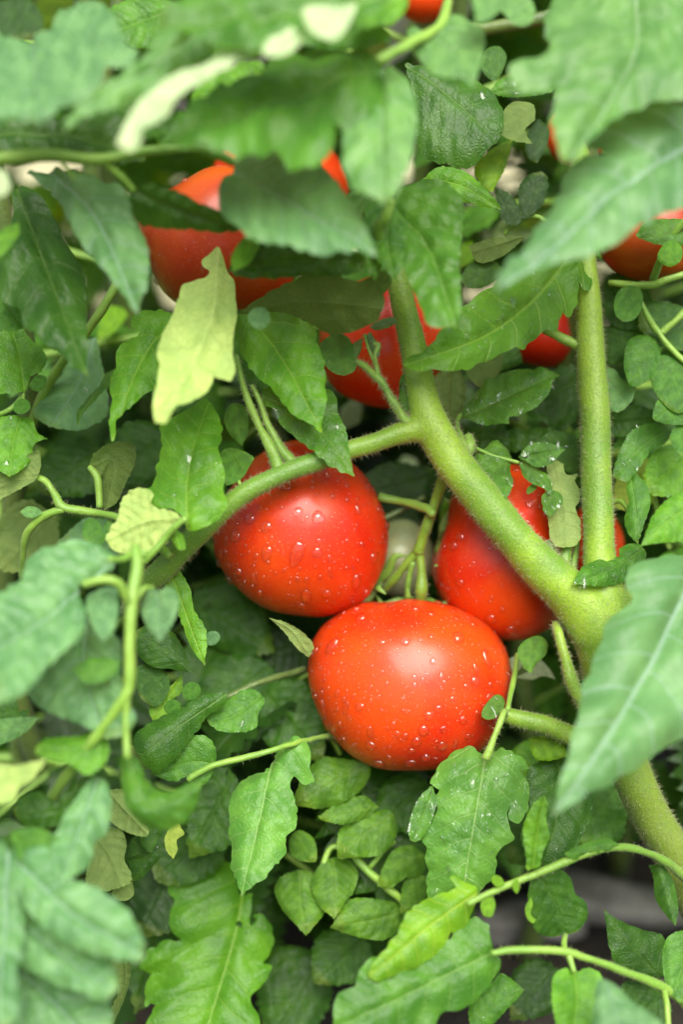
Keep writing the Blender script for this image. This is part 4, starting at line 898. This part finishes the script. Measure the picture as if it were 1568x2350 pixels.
fl('Z', [(324,1372),(345,1345),(363,1350),(382,1340),(402,1355),(408,1390),(396,1426),(365,1467),(340,1442),(325,1410)], [(355,1348),(366,1400),(366,1465)], -6.4, -6.8, tint='grey', teeth=0.002, label='small heart-shaped blurred leaflet')
fl('Z', [(168,1535),(195,1515),(240,1508),(278,1520),(265,1545),(230,1567),(195,1567)], [(276,1521),(170,1538)], -7.6, -7.8, tint='std', teeth=0.002)
fl('G', [(160,60),(180,20),(280,-10),(380,-20),(460,-40),(500,40),(480,110),(400,170),(320,120),(240,100),(190,90)], [(480,-20),(330,60),(180,60)], -7.0, -7.2, tint='bright')
fl('G', [(60,340),(90,270),(160,240),(260,290),(300,240),(380,180),(470,120),(500,200),(490,330),(400,360),(260,400),(110,400)], [(450,120),(280,300),(70,350)], -6.0, -6.0, tint='dark')
fl('G', [(300,330),(360,250),(440,160),(490,210),(490,420),(440,460),(412,560),(340,620),(280,657),(240,600),(228,520),(262,420)], [(450,180),(370,400),(278,655)], -7.4, -8.4, tint='grey')
fl('G', [(-40,110),(80,125),(212,100),(160,190),(80,250),(70,290),(-40,310)], [(205,105),(80,180),(-40,220)], -8.0, -8.2, under=True, tint='paleund', teeth=0.006)
fl('G', [(550,90),(625,95),(660,180),(720,235),(790,240),(870,200),(915,200),(900,300),(850,380),(760,420),(650,400),(580,310),(550,190)], [(590,85),(670,310),(910,205)], -7.2, -7.6, tint='std', fold=0.5)
fl('Z', [(50,1935),(110,1945),(150,2005),(215,2035),(285,2080),(305,2115),(324,2155),(318,2194),(270,2196),(200,2180),(130,2150),(70,2100),(30,2030)], [(35,1975),(170,2100),(318,2182)], -9.4, -9.8, tint='grey', label='broad blurred grey-green leaf low on the foremost shoot')
fl('Z', [(10,2070),(90,2115),(170,2165),(245,2195),(268,2240),(264,2275),(240,2290),(180,2272),(100,2240),(20,2180)], [(20,2090),(140,2190),(258,2270)], -8.9, -9.2, tint='grey')
fl('Z', [(-40,2150),(50,2190),(150,2255),(235,2285),(252,2349),(225,2430),(90,2430),(-40,2330)], [(-30,2170),(110,2290),(225,2420)], -8.3, -8.6, tint='grey')
fl('Z', [(-60,1930),(20,1925),(45,2000),(50,2100),(40,2220),(30,2330),(-60,2380)], [(12,1940),(8,2120),(-10,2340)], -9.2, -9.6, tint='grey')
fl('Z', [(20,1905),(90,1900),(140,1930),(150,1985),(110,2010),(50,1980)], [(30,1915),(140,1985)], -8.2, -8.4, tint='std')
fl('G', [(0,450),(60,430),(200,440),(225,540),(260,620),(200,640),(60,600)], [(20,450),(240,610)], -7.4, -7.6, tint='dark')
fl('E', [(-40,950),(40,935),(75,960),(80,1010),(130,990),(120,1030),(60,1050),(-40,1040)], [(130,995),(-20,1000)], -2.0, -2.0, tint='dark')
fl('E', [(-40,1050),(80,1035),(180,1030),(130,1090),(60,1130),(-40,1180)], [(178,1032),(-30,1120)], -3.0, -3.2, tint='pale')
# ------------------------------------------------------------------ leaves just behind the stems, shade put into their dark tints
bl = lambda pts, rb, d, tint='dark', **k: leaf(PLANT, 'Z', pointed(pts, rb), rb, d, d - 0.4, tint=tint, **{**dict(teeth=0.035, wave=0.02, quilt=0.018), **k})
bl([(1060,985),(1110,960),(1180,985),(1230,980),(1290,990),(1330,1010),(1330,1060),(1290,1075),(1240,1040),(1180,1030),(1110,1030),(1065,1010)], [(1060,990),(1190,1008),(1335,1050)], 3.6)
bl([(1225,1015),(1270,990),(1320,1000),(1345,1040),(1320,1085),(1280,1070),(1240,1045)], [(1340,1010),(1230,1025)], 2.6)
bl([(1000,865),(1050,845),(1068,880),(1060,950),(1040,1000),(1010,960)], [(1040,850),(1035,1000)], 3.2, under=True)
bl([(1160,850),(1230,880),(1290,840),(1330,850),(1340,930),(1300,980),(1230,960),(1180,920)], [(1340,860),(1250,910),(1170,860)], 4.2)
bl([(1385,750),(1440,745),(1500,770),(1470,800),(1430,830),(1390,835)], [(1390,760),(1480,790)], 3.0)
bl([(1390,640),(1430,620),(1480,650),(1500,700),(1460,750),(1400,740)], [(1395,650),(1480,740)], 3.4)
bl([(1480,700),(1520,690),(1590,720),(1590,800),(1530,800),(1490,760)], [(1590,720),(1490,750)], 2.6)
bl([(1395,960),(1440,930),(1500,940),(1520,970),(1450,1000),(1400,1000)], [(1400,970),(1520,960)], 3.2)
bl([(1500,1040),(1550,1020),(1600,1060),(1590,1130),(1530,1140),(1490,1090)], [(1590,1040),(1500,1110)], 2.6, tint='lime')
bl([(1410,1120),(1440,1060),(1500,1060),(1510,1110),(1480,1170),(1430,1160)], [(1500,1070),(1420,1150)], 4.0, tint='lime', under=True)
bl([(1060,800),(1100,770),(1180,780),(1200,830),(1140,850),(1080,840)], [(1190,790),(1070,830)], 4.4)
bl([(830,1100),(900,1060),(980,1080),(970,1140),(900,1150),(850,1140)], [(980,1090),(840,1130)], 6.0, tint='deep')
# leaves far behind; the light of the gaps is put into their tints
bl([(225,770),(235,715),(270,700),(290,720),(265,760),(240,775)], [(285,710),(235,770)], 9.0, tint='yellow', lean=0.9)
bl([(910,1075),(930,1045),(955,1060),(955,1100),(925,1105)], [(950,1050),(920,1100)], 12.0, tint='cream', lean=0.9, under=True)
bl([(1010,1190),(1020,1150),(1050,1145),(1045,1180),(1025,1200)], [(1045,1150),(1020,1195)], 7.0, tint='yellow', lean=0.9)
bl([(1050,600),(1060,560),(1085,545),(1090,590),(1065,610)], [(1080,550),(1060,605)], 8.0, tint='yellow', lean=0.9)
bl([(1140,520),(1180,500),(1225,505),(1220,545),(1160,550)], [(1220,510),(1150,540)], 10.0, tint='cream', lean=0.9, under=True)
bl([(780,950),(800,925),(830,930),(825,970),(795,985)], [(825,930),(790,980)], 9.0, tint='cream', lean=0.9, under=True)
# leaves deep on the left and below, their dimness put into the tint
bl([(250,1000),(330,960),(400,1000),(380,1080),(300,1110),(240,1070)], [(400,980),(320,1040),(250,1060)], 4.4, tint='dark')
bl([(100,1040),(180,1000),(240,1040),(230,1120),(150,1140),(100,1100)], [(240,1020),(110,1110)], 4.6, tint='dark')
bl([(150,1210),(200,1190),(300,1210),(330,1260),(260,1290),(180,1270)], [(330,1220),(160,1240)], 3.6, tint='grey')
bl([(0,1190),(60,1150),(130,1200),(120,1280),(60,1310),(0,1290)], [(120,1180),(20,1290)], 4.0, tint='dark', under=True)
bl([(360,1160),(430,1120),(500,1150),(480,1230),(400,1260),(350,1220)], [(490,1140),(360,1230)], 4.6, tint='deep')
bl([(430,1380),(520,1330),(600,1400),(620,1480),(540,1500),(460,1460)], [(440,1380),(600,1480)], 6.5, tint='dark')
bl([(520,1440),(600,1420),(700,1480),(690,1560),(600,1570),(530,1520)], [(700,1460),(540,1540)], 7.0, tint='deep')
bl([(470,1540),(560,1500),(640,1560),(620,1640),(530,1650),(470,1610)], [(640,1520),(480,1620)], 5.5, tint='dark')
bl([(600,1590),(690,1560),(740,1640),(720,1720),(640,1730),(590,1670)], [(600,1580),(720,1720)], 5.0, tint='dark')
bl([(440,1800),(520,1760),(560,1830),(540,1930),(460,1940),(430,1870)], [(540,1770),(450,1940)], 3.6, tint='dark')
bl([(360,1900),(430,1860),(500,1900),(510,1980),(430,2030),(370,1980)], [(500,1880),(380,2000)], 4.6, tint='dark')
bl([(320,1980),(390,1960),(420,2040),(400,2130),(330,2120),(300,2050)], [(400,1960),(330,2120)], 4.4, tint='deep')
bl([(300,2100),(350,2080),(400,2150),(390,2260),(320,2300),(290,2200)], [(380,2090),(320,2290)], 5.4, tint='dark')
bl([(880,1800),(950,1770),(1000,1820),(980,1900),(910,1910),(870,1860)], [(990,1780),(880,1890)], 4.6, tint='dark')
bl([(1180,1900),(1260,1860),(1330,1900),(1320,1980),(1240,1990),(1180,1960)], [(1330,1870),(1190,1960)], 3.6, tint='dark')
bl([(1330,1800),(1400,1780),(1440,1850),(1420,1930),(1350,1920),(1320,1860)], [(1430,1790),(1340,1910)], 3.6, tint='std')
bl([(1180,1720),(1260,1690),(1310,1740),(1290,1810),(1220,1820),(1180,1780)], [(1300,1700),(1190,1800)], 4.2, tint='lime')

fl('Z', [(250,20),(330,-10),(430,20),(420,90),(340,110),(270,80)], [(420,10),(260,70)], -3.0, -3.2, tint='std')
fl('Z', [(440,200),(520,150),(600,140),(620,200),(520,260),(450,260)], [(620,150),(450,250)], -6.0, -6.0, tint='bright')
fl('Z', [(600,20),(720,-20),(860,20),(900,90),(760,110),(640,80)], [(890,40),(620,60)], -8.0, -8.0, tint='std')
fl('Z', [(-30,640),(30,690),(60,740),(30,760),(-30,740)], [(-20,650),(50,750)], -2.0, -2.2, tint='std')

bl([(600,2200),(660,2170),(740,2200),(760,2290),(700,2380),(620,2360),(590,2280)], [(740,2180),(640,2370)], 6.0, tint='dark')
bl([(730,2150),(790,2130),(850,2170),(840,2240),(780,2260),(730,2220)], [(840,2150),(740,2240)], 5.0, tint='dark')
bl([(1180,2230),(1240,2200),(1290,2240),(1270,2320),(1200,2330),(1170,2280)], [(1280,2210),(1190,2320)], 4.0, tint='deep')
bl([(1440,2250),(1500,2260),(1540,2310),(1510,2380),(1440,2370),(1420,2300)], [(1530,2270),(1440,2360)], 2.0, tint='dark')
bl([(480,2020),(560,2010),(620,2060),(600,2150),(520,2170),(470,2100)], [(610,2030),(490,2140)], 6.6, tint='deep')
# ------------------------------------------------------------------ tomatoes
DROPS = []; TOM = []
for i in range(5):
    dv, df = drop_mesh(5, 16, 0.62, 0.10, i)
    DROPS.append(mesh_from('water_droplet', dv, df, M_BEAD))
def ell(cx, cy, rx, ry, n=24, lob=0.02, ph=0.0):
    return [(cx + rx * (1 + lob * math.cos(5 * 2 * math.pi * k / n + ph)) * math.cos(2 * math.pi * k / n), cy + ry * (1 + lob * math.cos(5 * 2 * math.pi * k / n + ph)) * math.sin(2 * math.pi * k / n)) for k in range(n)]
def tomato(outline, d, label, mat=None, big=0, small=0, depth_ratio=0.95, stem_at=None, seed=0, group='red tomatoes on the plant', lobes=0.012):
    P = np.array(outline, float)
    c = (P.min(0) + P.max(0)) / 2
    q = P - c
    ang = np.arctan2(-q[:, 1], q[:, 0]); rad = np.hypot(q[:, 0], q[:, 1])
    o = np.argsort(ang); ang, rad = ang[o], rad[o]
    ang = np.concatenate([ang - 2 * np.pi, ang, ang + 2 * np.pi]); rad = np.tile(rad, 3)
    k = S * (D0 + d / 100) / D0
    th = np.linspace(-np.pi, np.pi, 97)[:-1]
    R = np.interp(th, ang, rad)
    Rs = np.real(np.fft.ifft(np.fft.fft(R) * (np.abs(np.fft.fftfreq(96) * 96) < 14))) * k
    rz = float(Rs.mean()) * depth_ratio
    TOM.append((W(c[0], c[1], d), float(Rs.max()), d))
    cen = np.array(W(c[0], c[1], d))
    n = 48
    V = []; F = []
    for j in range(n + 1):
        f = math.pi * j / n
        for i in range(96):
            s, z = math.sin(f), math.cos(f)
            s2 = np.sign(s) * abs(s) ** 0.94
            bl = abs(s) ** 1.5
            r = Rs[i] * bl + float(Rs.mean()) * (1 - bl)
            w = 1 + lobes * math.cos(5 * th[i] + seed) * s * math.cos(f * 1.5 + seed)
            V.append(cen + w * (NR * (r * s2 * math.cos(th[i])) + NU * (r * s2 * math.sin(th[i])) - NF * (rz * z)))
    for j in range(n):
        for i in range(96):
            i2 = (i + 1) % 96
            F.append((j * 96 + i, (j + 1) * 96 + i, (j + 1) * 96 + i2, j * 96 + i2))
    V = np.array(V)
    # hollow shoulder where the stalk goes in
    if stem_at is not None:
        sp = np.array(W(*stem_at)); dd = np.linalg.norm(V - sp, axis=1)
        sh = 0.0045 * np.exp(-(dd / 0.010) ** 2)
        V = V + (cen - V) / np.linalg.norm(cen - V, axis=1)[:, None] * sh[:, None]
    e = thing('tomato', tuple(cen - np.array([0, 0, float(Rs.mean())])), label, 'tomato', group)
    me = mesh_from('fruit', V, F, mat or M_RED)
    bm = bmesh.new(); bm.from_mesh(me); bmesh.ops.remove_doubles(bm, verts=bm.verts, dist=1e-6); bmesh.ops.recalc_face_normals(bm, faces=bm.faces); bm.to_mesh(me); bm.free()
    link('fruit', me, e)
    r = random.Random(seed + 50)
    polys = [p for p in me.polygons if p.area > 1e-9]
    ar = np.array([p.area for p in polys]); cdf = np.cumsum(ar) / ar.sum()
    up = np.array([0, 0, 1.0])
    def sample():
        p = polys[min(len(polys) - 1, int(np.searchsorted(cdf, r.random())))]
        vs = [me.vertices[i].co for i in p.vertices]
        w = [r.random() for _ in vs]; t = sum(w)
        return sum((v * (x / t) for v, x in zip(vs, w)), Vector()), p.normal
    placed = []
    for _ in range(big * 12):
        if len(placed) >= big: break
        p, nr = sample()
        if nr.z < -0.6 or nr.dot(FWD) > 0.15: continue
        rr = 0.0006 + 0.0021 * r.random() ** 3.2
        if any((p - a).length < (rr + b) * 1.15 for a, b in placed): continue
        placed.append((p, rr))
        o2 = link('water_droplet', DROPS[r.randrange(5)], e)
        run = 1.0
        if abs(nr.z) < 0.7 and r.random() < 0.25: run = r.uniform(1.2, 2.2)
        M = frame(nr, spin=r.uniform(-0.25, 0.25))
        o2.matrix_world = Matrix.Translation(p) @ M.to_4x4() @ Matrix.Diagonal((rr * run, rr, rr * r.uniform(0.75, 1.1), 1))
        wm = o2.matrix_world.copy(); o2.matrix_parent_inverse = Matrix.Translation(e.location).inverted(); o2.matrix_basis = wm
    if small:
        SV = []; SF = []
        for _ in range(small):
            p, nr = sample()
            if nr.z < -0.6 and r.random() < 0.5: continue
            rr = 0.00022 + 0.00045 * r.random() ** 2.2
            if any((p - a).length < b for a, b in placed): continue
            dv, df = drop_mesh(2, 7, 0.5, 0.15, r.random())
            M = frame(nr); i0 = len(SV)
            SV += [p + M @ (Vector(x) * rr) for x in dv]
            SF += [tuple(i + i0 for i in f) for f in df]
        so_ = link('fine_droplets', mesh_from('fine_droplets', SV, SF, M_MIST), e)
        tag(so_, kind='stuff')
    if stem_at is not None:      # green star of sepals round the stalk
        sp = Vector(W(*stem_at)); ax = (sp - Vector(cen)).normalized()
        root = sp - ax * 0.002
        ca = None
        for i in range(5):
            a = 2 * math.pi * i / 5 + seed
            x = ax.orthogonal().normalized(); y = ax.cross(x)
            dr = x * math.cos(a) + y * math.sin(a)
            L = r.uniform(0.014, 0.020)
            pts = [root + ax * 0.0012, root + dr * L * 0.4 + ax * 0.0016, root + dr * L * 0.8 - ax * 0.0005, root + dr * L + ax * r.uniform(0.001, 0.004)]
            TV, TF = tube([np.array(p) for p in pts], [0.0016, 0.0022, 0.0015, 0.0003], 8, 4, 0.3)
            link('sepal', mesh_from('sepal', TV, TF, M_STALK), e)
    return e
T2 = [(710,1560),(712,1500),(735,1440),(775,1405),(830,1380),(862,1381),(880,1387),(905,1378),(960,1374),(1010,1380),(1060,1395),(1110,1425),(1145,1465),(1168,1515),(1177,1570),(1170,1625),(1150,1670),(1110,1710),(1060,1745),(1000,1762),(930,1765),(860,1755),(800,1725),(755,1680),(725,1625)]
T1 = [(489,1240),(495,1200),(515,1150),(545,1100),(575,1060),(620,1028),(680,1011),(740,1025),(800,1055),(840,1095),(870,1150),(890,1210),(893,1260),(880,1320),(850,1370),(800,1400),(740,1415),(680,1412),(620,1400),(570,1370),(530,1330),(500,1290)]
T3 = [(987,1280),(1000,1230),(1022,1185),(1045,1128),(1095,1082),(1175,1064),(1240,1080),(1290,1110),(1312,1180),(1312,1260),(1302,1350),(1272,1430),(1220,1465),(1170,1470),(1110,1455),(1050,1420),(1010,1370),(992,1320)]
tomato(T2, 3.0, 'largest red tomato, beaded with water, touching two others of its truss', big=290, small=2800, stem_at=(955, 1383, 4.2), seed=1)
tomato(T1, 3.6, 'wet red tomato behind the curved left side branch', big=230, small=2100, stem_at=(868, 1340, 4.4), seed=2)
tomato(T3, 4.2, 'wet red tomato behind the slanting thick stem', big=130, small=800, stem_at=(1012, 1240, 4.2), seed=3)
tomato(ell(515, 555, 192, 162, lob=0.03, ph=1.0), 2.2, 'orange-red tomato with fine specks half covered by pale leaves', mat=M_ORANGE, big=8, small=1300, seed=4, lobes=0.03)
tomato(ell(880, 785, 150, 152), 5.0, 'red tomato behind the withered flower stalk', small=500, seed=5)
tomato(ell(640, 430, 160, 130), 8.5, 'shaded red tomato behind the orange-red one', small=0, seed=6)
tomato(ell(1500, 530, 132, 116, lob=0.03), 2.6, 'orange-red tomato under the broad grey-green leaf', mat=M_ORANGE, small=300, seed=7)
tomato(ell(1255, 765, 92, 78), 8.0, 'shaded red tomato behind the long toothed leaf', seed=8)
tomato(ell(1325, 312, 70, 66), 7.0, 'dark red tomato peeping out beside the hanging dark leaf', seed=9)
tomato(ell(975, -12, 70, 62), 8.0, 'dark red tomato behind the heart-shaped leaf', seed=10)
tomato(ell(1362, 1250, 68, 92), 8.0, 'dark red tomato behind the upright stem just above the fork', seed=12)
tomato(ell(918, 1282, 80, 92), 6.6, 'unripe pale green tomato between the red ones', mat=M_GREENT, big=10, small=80, seed=13, group='unripe tomatoes')

st([(1500, 640, 1.6, 9), (1520, 590, 0.2, 9), (1545, 540, -0.6, 9), (1600, 480, -1, 10)], name='fruit_truss', mat=M_STALK)
st([(1400, 650, 2.2, 7), (1490, 655, 1.6, 10), (1540, 640, 1.4, 9), (1620, 615, 1.6, 9)], name='fruit_truss')
leaf(PLANT, 'Z', [(1462,540),(1480,510),(1520,500),(1590,510),(1590,560),(1520,560)], [(1590,530),(1465,545)], -0.6, -1.0, tint='std')
leaf(PLANT, 'Z', [(1510,590),(1525,560),(1550,550),(1568,570),(1562,600),(1535,610)], [(1560,560),(1515,600)], -1.2, -1.2, tint='bright', teeth=0)
st([(1000, 85, 5, 16), (1150, 60, 4.5, 16), (1260, 40, 4.2, 17), (1400, 10, 4.5, 18)], mat=M_OLD, name='side_stem')

# ------------------------------------------------------------------ template leaflets for the shaded plants behind
def template(kind, seed):
    r = random.Random(seed)
    n = 9; out = []
    wmax = r.uniform(0.24, 0.31) if kind == 'leaflet' else 0.36
    def w(v):
        return wmax * (math.sin(math.pi * min(1, v ** 0.62)) ** 0.85) * (1.0 if v < .97 else 0.5)
    R_, L_ = [], []
    for s, lst in ((1, R_), (-1, L_)):
        v = 0.03
        while v < 0.93:
            dv = r.uniform(0.07, 0.12)
            a = w(v + dv * 0.6) * r.uniform(1.0, 1.25); b_ = w(v + dv) * r.uniform(0.66, 0.84)
            if kind == 'round': b_ = w(v + dv)
            lst.append((v + dv * 0.75, s * a)); lst.append((v + dv, s * b_)); v += dv
    out = [(0, 0.012)] + R_ + [(1.0, 0)] + L_[::-1] + [(0, -0.012)]
    P, F, u, v, e, Lr = fill(out, [(0, 0), (0.5, r.uniform(-.04, .04)), (1, 0)], 22, 0.006, seed)
    droop = r.uniform(0.08, 0.30); fo = r.uniform(-0.1, 0.25)
    h = relief(P, u, v, e, Lr, 0.014, 0.018, 0.03, seed)
    z = h - droop * P[:, 0] ** 2 + fo * np.abs(P[:, 1])
    me = mesh_from('leaflet', np.stack([P[:, 0], P[:, 1], z], 1), F, M_LEAF)
    # normals up
    if sum(p.normal.z for p in me.polygons) < 0: me.flip_normals()
    uv_layer(me, u, v)
    return me
TMPL = [template('leaflet', 100 + i) for i in range(7)]
def compound(seed):
    """a pinnate leaf in its own frame: stalk along +X, upper side +Z; returns stalk mesh and leaflet placements"""
    r = random.Random(seed)
    L = r.uniform(0.13, 0.20); sag = r.uniform(0.1, 0.35); side = r.uniform(-0.2, 0.2)
    def at(t): return np.array([L * t, side * L * t * t, L * (0.18 * t - sag * t * t)])
    V, F = tube([at(t) for t in (0, .25, .5, .75, 1)], [0.0022, 0.0018, 0.0015, 0.0012, 0.0008], 7, 3)
    me = mesh_from('leaf_stalk', V, F, M_STALK)
    items = []
    def put(t, yaw, ln, mesh, roll, pitch):
        p = Vector(at(t))
        M = Matrix.Translation(p) @ Matrix.Rotation(yaw, 4, 'Z') @ Matrix.Rotation(pitch, 4, 'Y') @ Matrix.Rotation(roll, 4, 'X') @ Matrix.Diagonal((ln, ln, ln, 1))
        items.append((mesh, M))
    put(1.0, math.atan(2 * side), r.uniform(0.065, 0.085), r.choice(TMPL), r.uniform(-.3, .3), r.uniform(0.1, 0.5))
    for t, ln in ((0.78, 0.062), (0.5, 0.058), (0.28, 0.04)):
        for s in (-1, 1):
            put(t + r.uniform(-.04, .04), s * r.uniform(0.8, 1.3), ln * r.uniform(0.8, 1.2), r.choice(TMPL), s * r.uniform(-.5, .2), r.uniform(0.0, 0.6))
    for t in (0.64, 0.4):
        s = r.choice((-1, 1))
        put(t, s * 1.4, r.uniform(0.018, 0.028), r.choice(TMPL), 0, r.uniform(0, .5))
    return me, items
COMP = [compound(300 + i) for i in range(6)]
def blocks(w, pad=0.008):
    """would a leaf point here touch a fruit or hang in front of one"""
    v = w - CAM; dp = v.dot(FWD)
    if dp < D0 + 0.035: return True
    kx = S * dp / D0; X_, Y_ = 784 + v.dot(RIGHT) / kx, 1175 - v.dot(UP) / kx
    if Y_ > 2000 and ((1120 < X_ < 1480 and 2020 < Y_ < 2190) or (650 < X_ < 780 and Y_ > 2140)) and w.z < 0.25: return True      # bare soil shows here
    for c, R, d in TOM:
        if (w - c).length < R + pad: return True
        cc = (c - CAM).dot(FWD)
        if dp < cc and ((v * (cc / dp)) - (c - CAM)).length < R + pad and d < 7.5: return True
    return False
def back_plant(label, stem_pts, n_leaves, seed, tints=('dark', 'dark', 'deep', 'std'), rad=0.0065, tmin=0.15, spread=1.0):  # default tints put the shade behind the stems into leaf colour
    r = random.Random(seed)
    base = Vector(stem_pts[0])
    root = thing('tomato_plant', base, label, 'plant')
    P = [np.array(p) for p in stem_pts]
    V, F = tube(P, [rad * (1 - 0.5 * i / (len(P) - 1)) for i in range(len(P))], 10, 6)
    link('stem', mesh_from('stem', V, F, M_OLD), root)
    C4 = catmull(P, 12)
    inv = Matrix.Translation(base).inverted()
    az = r.uniform(0, 6.28)
    for i in range(n_leaves):
        t = tmin + (1 - tmin) * (i + r.random() * .6) / n_leaves
        p = Vector(C4[min(len(C4) - 1, int(t * (len(C4) - 1)))])
        az += 2.4 + r.uniform(-.4, .4)
        me, items = COMP[r.randrange(len(COMP))]
        M = Matrix.Translation(p) @ Matrix.Rotation(az, 4, 'Z') @ Matrix.Rotation(r.uniform(-0.5, 0.35), 4, 'Y') @ Matrix.Rotation(r.uniform(-.4, .4), 4, 'X')
        sc = spread * r.uniform(0.8, 1.15)
        M = M @ Matrix.Diagonal((sc, sc, sc, 1))
        ends = [M @ Vector(me.vertices[k].co) for k in range(0, len(me.vertices), 7)]
        if any(blocks(w, 0.002) for w in ends): continue
        ok = [not any(blocks((M @ M2) @ Vector(q)) for q in ((0.1, 0, 0), (0.35, 0.2, 0), (0.35, -0.2, 0), (0.6, 0.15, -0.05), (0.6, -0.15, -0.05), (1, 0, -0.15))) for m2, M2 in items]
        if not ok[0] or sum(ok) < 5: continue      # a stalk never stands bare
        lf = bpy.data.objects.new('compound_leaf', me); col.objects.link(lf)
        lf.parent = root; lf.matrix_parent_inverse = inv; lf.matrix_basis = M
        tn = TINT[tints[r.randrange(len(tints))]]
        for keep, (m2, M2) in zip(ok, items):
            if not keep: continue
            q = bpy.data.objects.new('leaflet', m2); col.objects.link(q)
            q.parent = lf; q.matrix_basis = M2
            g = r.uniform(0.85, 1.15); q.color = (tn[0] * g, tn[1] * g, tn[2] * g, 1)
    return root
def up(x, y, h, seed, n=6, lean=(0, 0)):
    r = random.Random(seed)
    return [(x + lean[0] * t + r.uniform(-.015, .015), y + lean[1] * t + r.uniform(-.015, .015), h * t) for t in [i / n for i in range(n + 1)]]
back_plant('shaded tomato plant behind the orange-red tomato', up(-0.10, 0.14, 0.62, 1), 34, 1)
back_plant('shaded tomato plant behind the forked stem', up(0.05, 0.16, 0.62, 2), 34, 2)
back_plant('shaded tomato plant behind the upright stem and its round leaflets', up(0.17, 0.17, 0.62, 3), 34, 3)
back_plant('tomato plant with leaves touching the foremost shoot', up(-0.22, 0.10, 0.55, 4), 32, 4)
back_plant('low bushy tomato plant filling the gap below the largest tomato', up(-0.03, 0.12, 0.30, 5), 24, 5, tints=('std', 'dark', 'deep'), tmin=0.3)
back_plant('tomato plant in the rear row, its leaves lit from above', up(-0.04, 0.34, 0.75, 6), 34, 6, tints=('bright', 'lime', 'std'))  # sunlight on the rear leaves is put into bright and lime tints
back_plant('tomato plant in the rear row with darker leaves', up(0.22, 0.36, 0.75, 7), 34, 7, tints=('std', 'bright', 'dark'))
back_plant('tomato plant in the rear row with yellowing leaves', up(-0.28, 0.36, 0.75, 8), 32, 8, tints=('lime', 'yellow', 'std'))  # yellow light put into the leaf tint

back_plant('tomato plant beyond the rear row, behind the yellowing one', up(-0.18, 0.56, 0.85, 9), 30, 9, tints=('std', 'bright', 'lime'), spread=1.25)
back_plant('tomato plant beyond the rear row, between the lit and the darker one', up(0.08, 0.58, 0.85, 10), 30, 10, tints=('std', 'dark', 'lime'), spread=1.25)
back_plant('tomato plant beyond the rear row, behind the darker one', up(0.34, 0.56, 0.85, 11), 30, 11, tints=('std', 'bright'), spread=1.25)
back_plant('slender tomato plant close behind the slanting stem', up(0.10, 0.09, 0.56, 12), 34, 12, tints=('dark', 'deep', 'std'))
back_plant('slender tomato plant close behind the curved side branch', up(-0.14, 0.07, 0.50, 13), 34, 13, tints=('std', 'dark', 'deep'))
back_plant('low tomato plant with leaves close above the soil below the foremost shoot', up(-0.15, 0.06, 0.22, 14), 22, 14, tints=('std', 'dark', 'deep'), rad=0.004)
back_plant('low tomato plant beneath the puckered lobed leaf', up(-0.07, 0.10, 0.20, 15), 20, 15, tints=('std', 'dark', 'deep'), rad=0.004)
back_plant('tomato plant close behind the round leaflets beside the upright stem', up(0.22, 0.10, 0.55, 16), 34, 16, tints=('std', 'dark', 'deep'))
back_plant('tall tomato plant arching its leafy top above the orange-red tomato', up(-0.12, 0.20, 0.95, 17, lean=(0, -0.06)), 26, 17, tmin=0.55, spread=1.15)  # added plants, unseen tops placed to shade the foliage at the back
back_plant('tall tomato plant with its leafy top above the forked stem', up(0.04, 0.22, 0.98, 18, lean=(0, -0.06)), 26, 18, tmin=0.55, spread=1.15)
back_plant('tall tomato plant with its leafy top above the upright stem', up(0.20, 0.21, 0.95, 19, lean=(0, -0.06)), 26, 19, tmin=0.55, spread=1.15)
# ------------------------------------------------------------------ stones on the soil
def stone(px, py, d, sx, sy, sz, rot, label, seed):
    c = W(px, py, d); ray = (c - CAM).normalized()
    k = (0.012 - CAM.z) / ray.z
    p = CAM + ray * k
    bm = bmesh.new(); bmesh.ops.create_icosphere(bm, subdivisions=3, radius=1)
    r = random.Random(seed); a = [Vector((r.gauss(0, 1), r.gauss(0, 1), r.gauss(0, 1))) for _ in range(9)]
    for v in bm.verts:
        n = v.co.normalized()
        f = 1 + sum(0.06 * math.sin(2.2 * n.dot(x) * 1.6 + i) for i, x in enumerate(a))
        v.co = Vector((n.x * sx * f, n.y * sy * f, max(-0.4, n.z) * sz * f))
    me = bpy.data.meshes.new('stone'); bm.to_mesh(me); bm.free()
    me.polygons.foreach_set('use_smooth', [True] * len(me.polygons)); me.materials.append(M_STONE)
    o = link('stone', me); o.location = p; o.rotation_euler.z = rot
    tag(o, label, 'stone')
stone(1400, 2075, 0, 0.042, 0.016, 0.013, -0.25, 'long pale grey stone on the dark soil', 1)
stone(1190, 2120, 0, 0.030, 0.015, 0.012, 0.1, 'smaller brownish grey stone on the dark soil', 2)
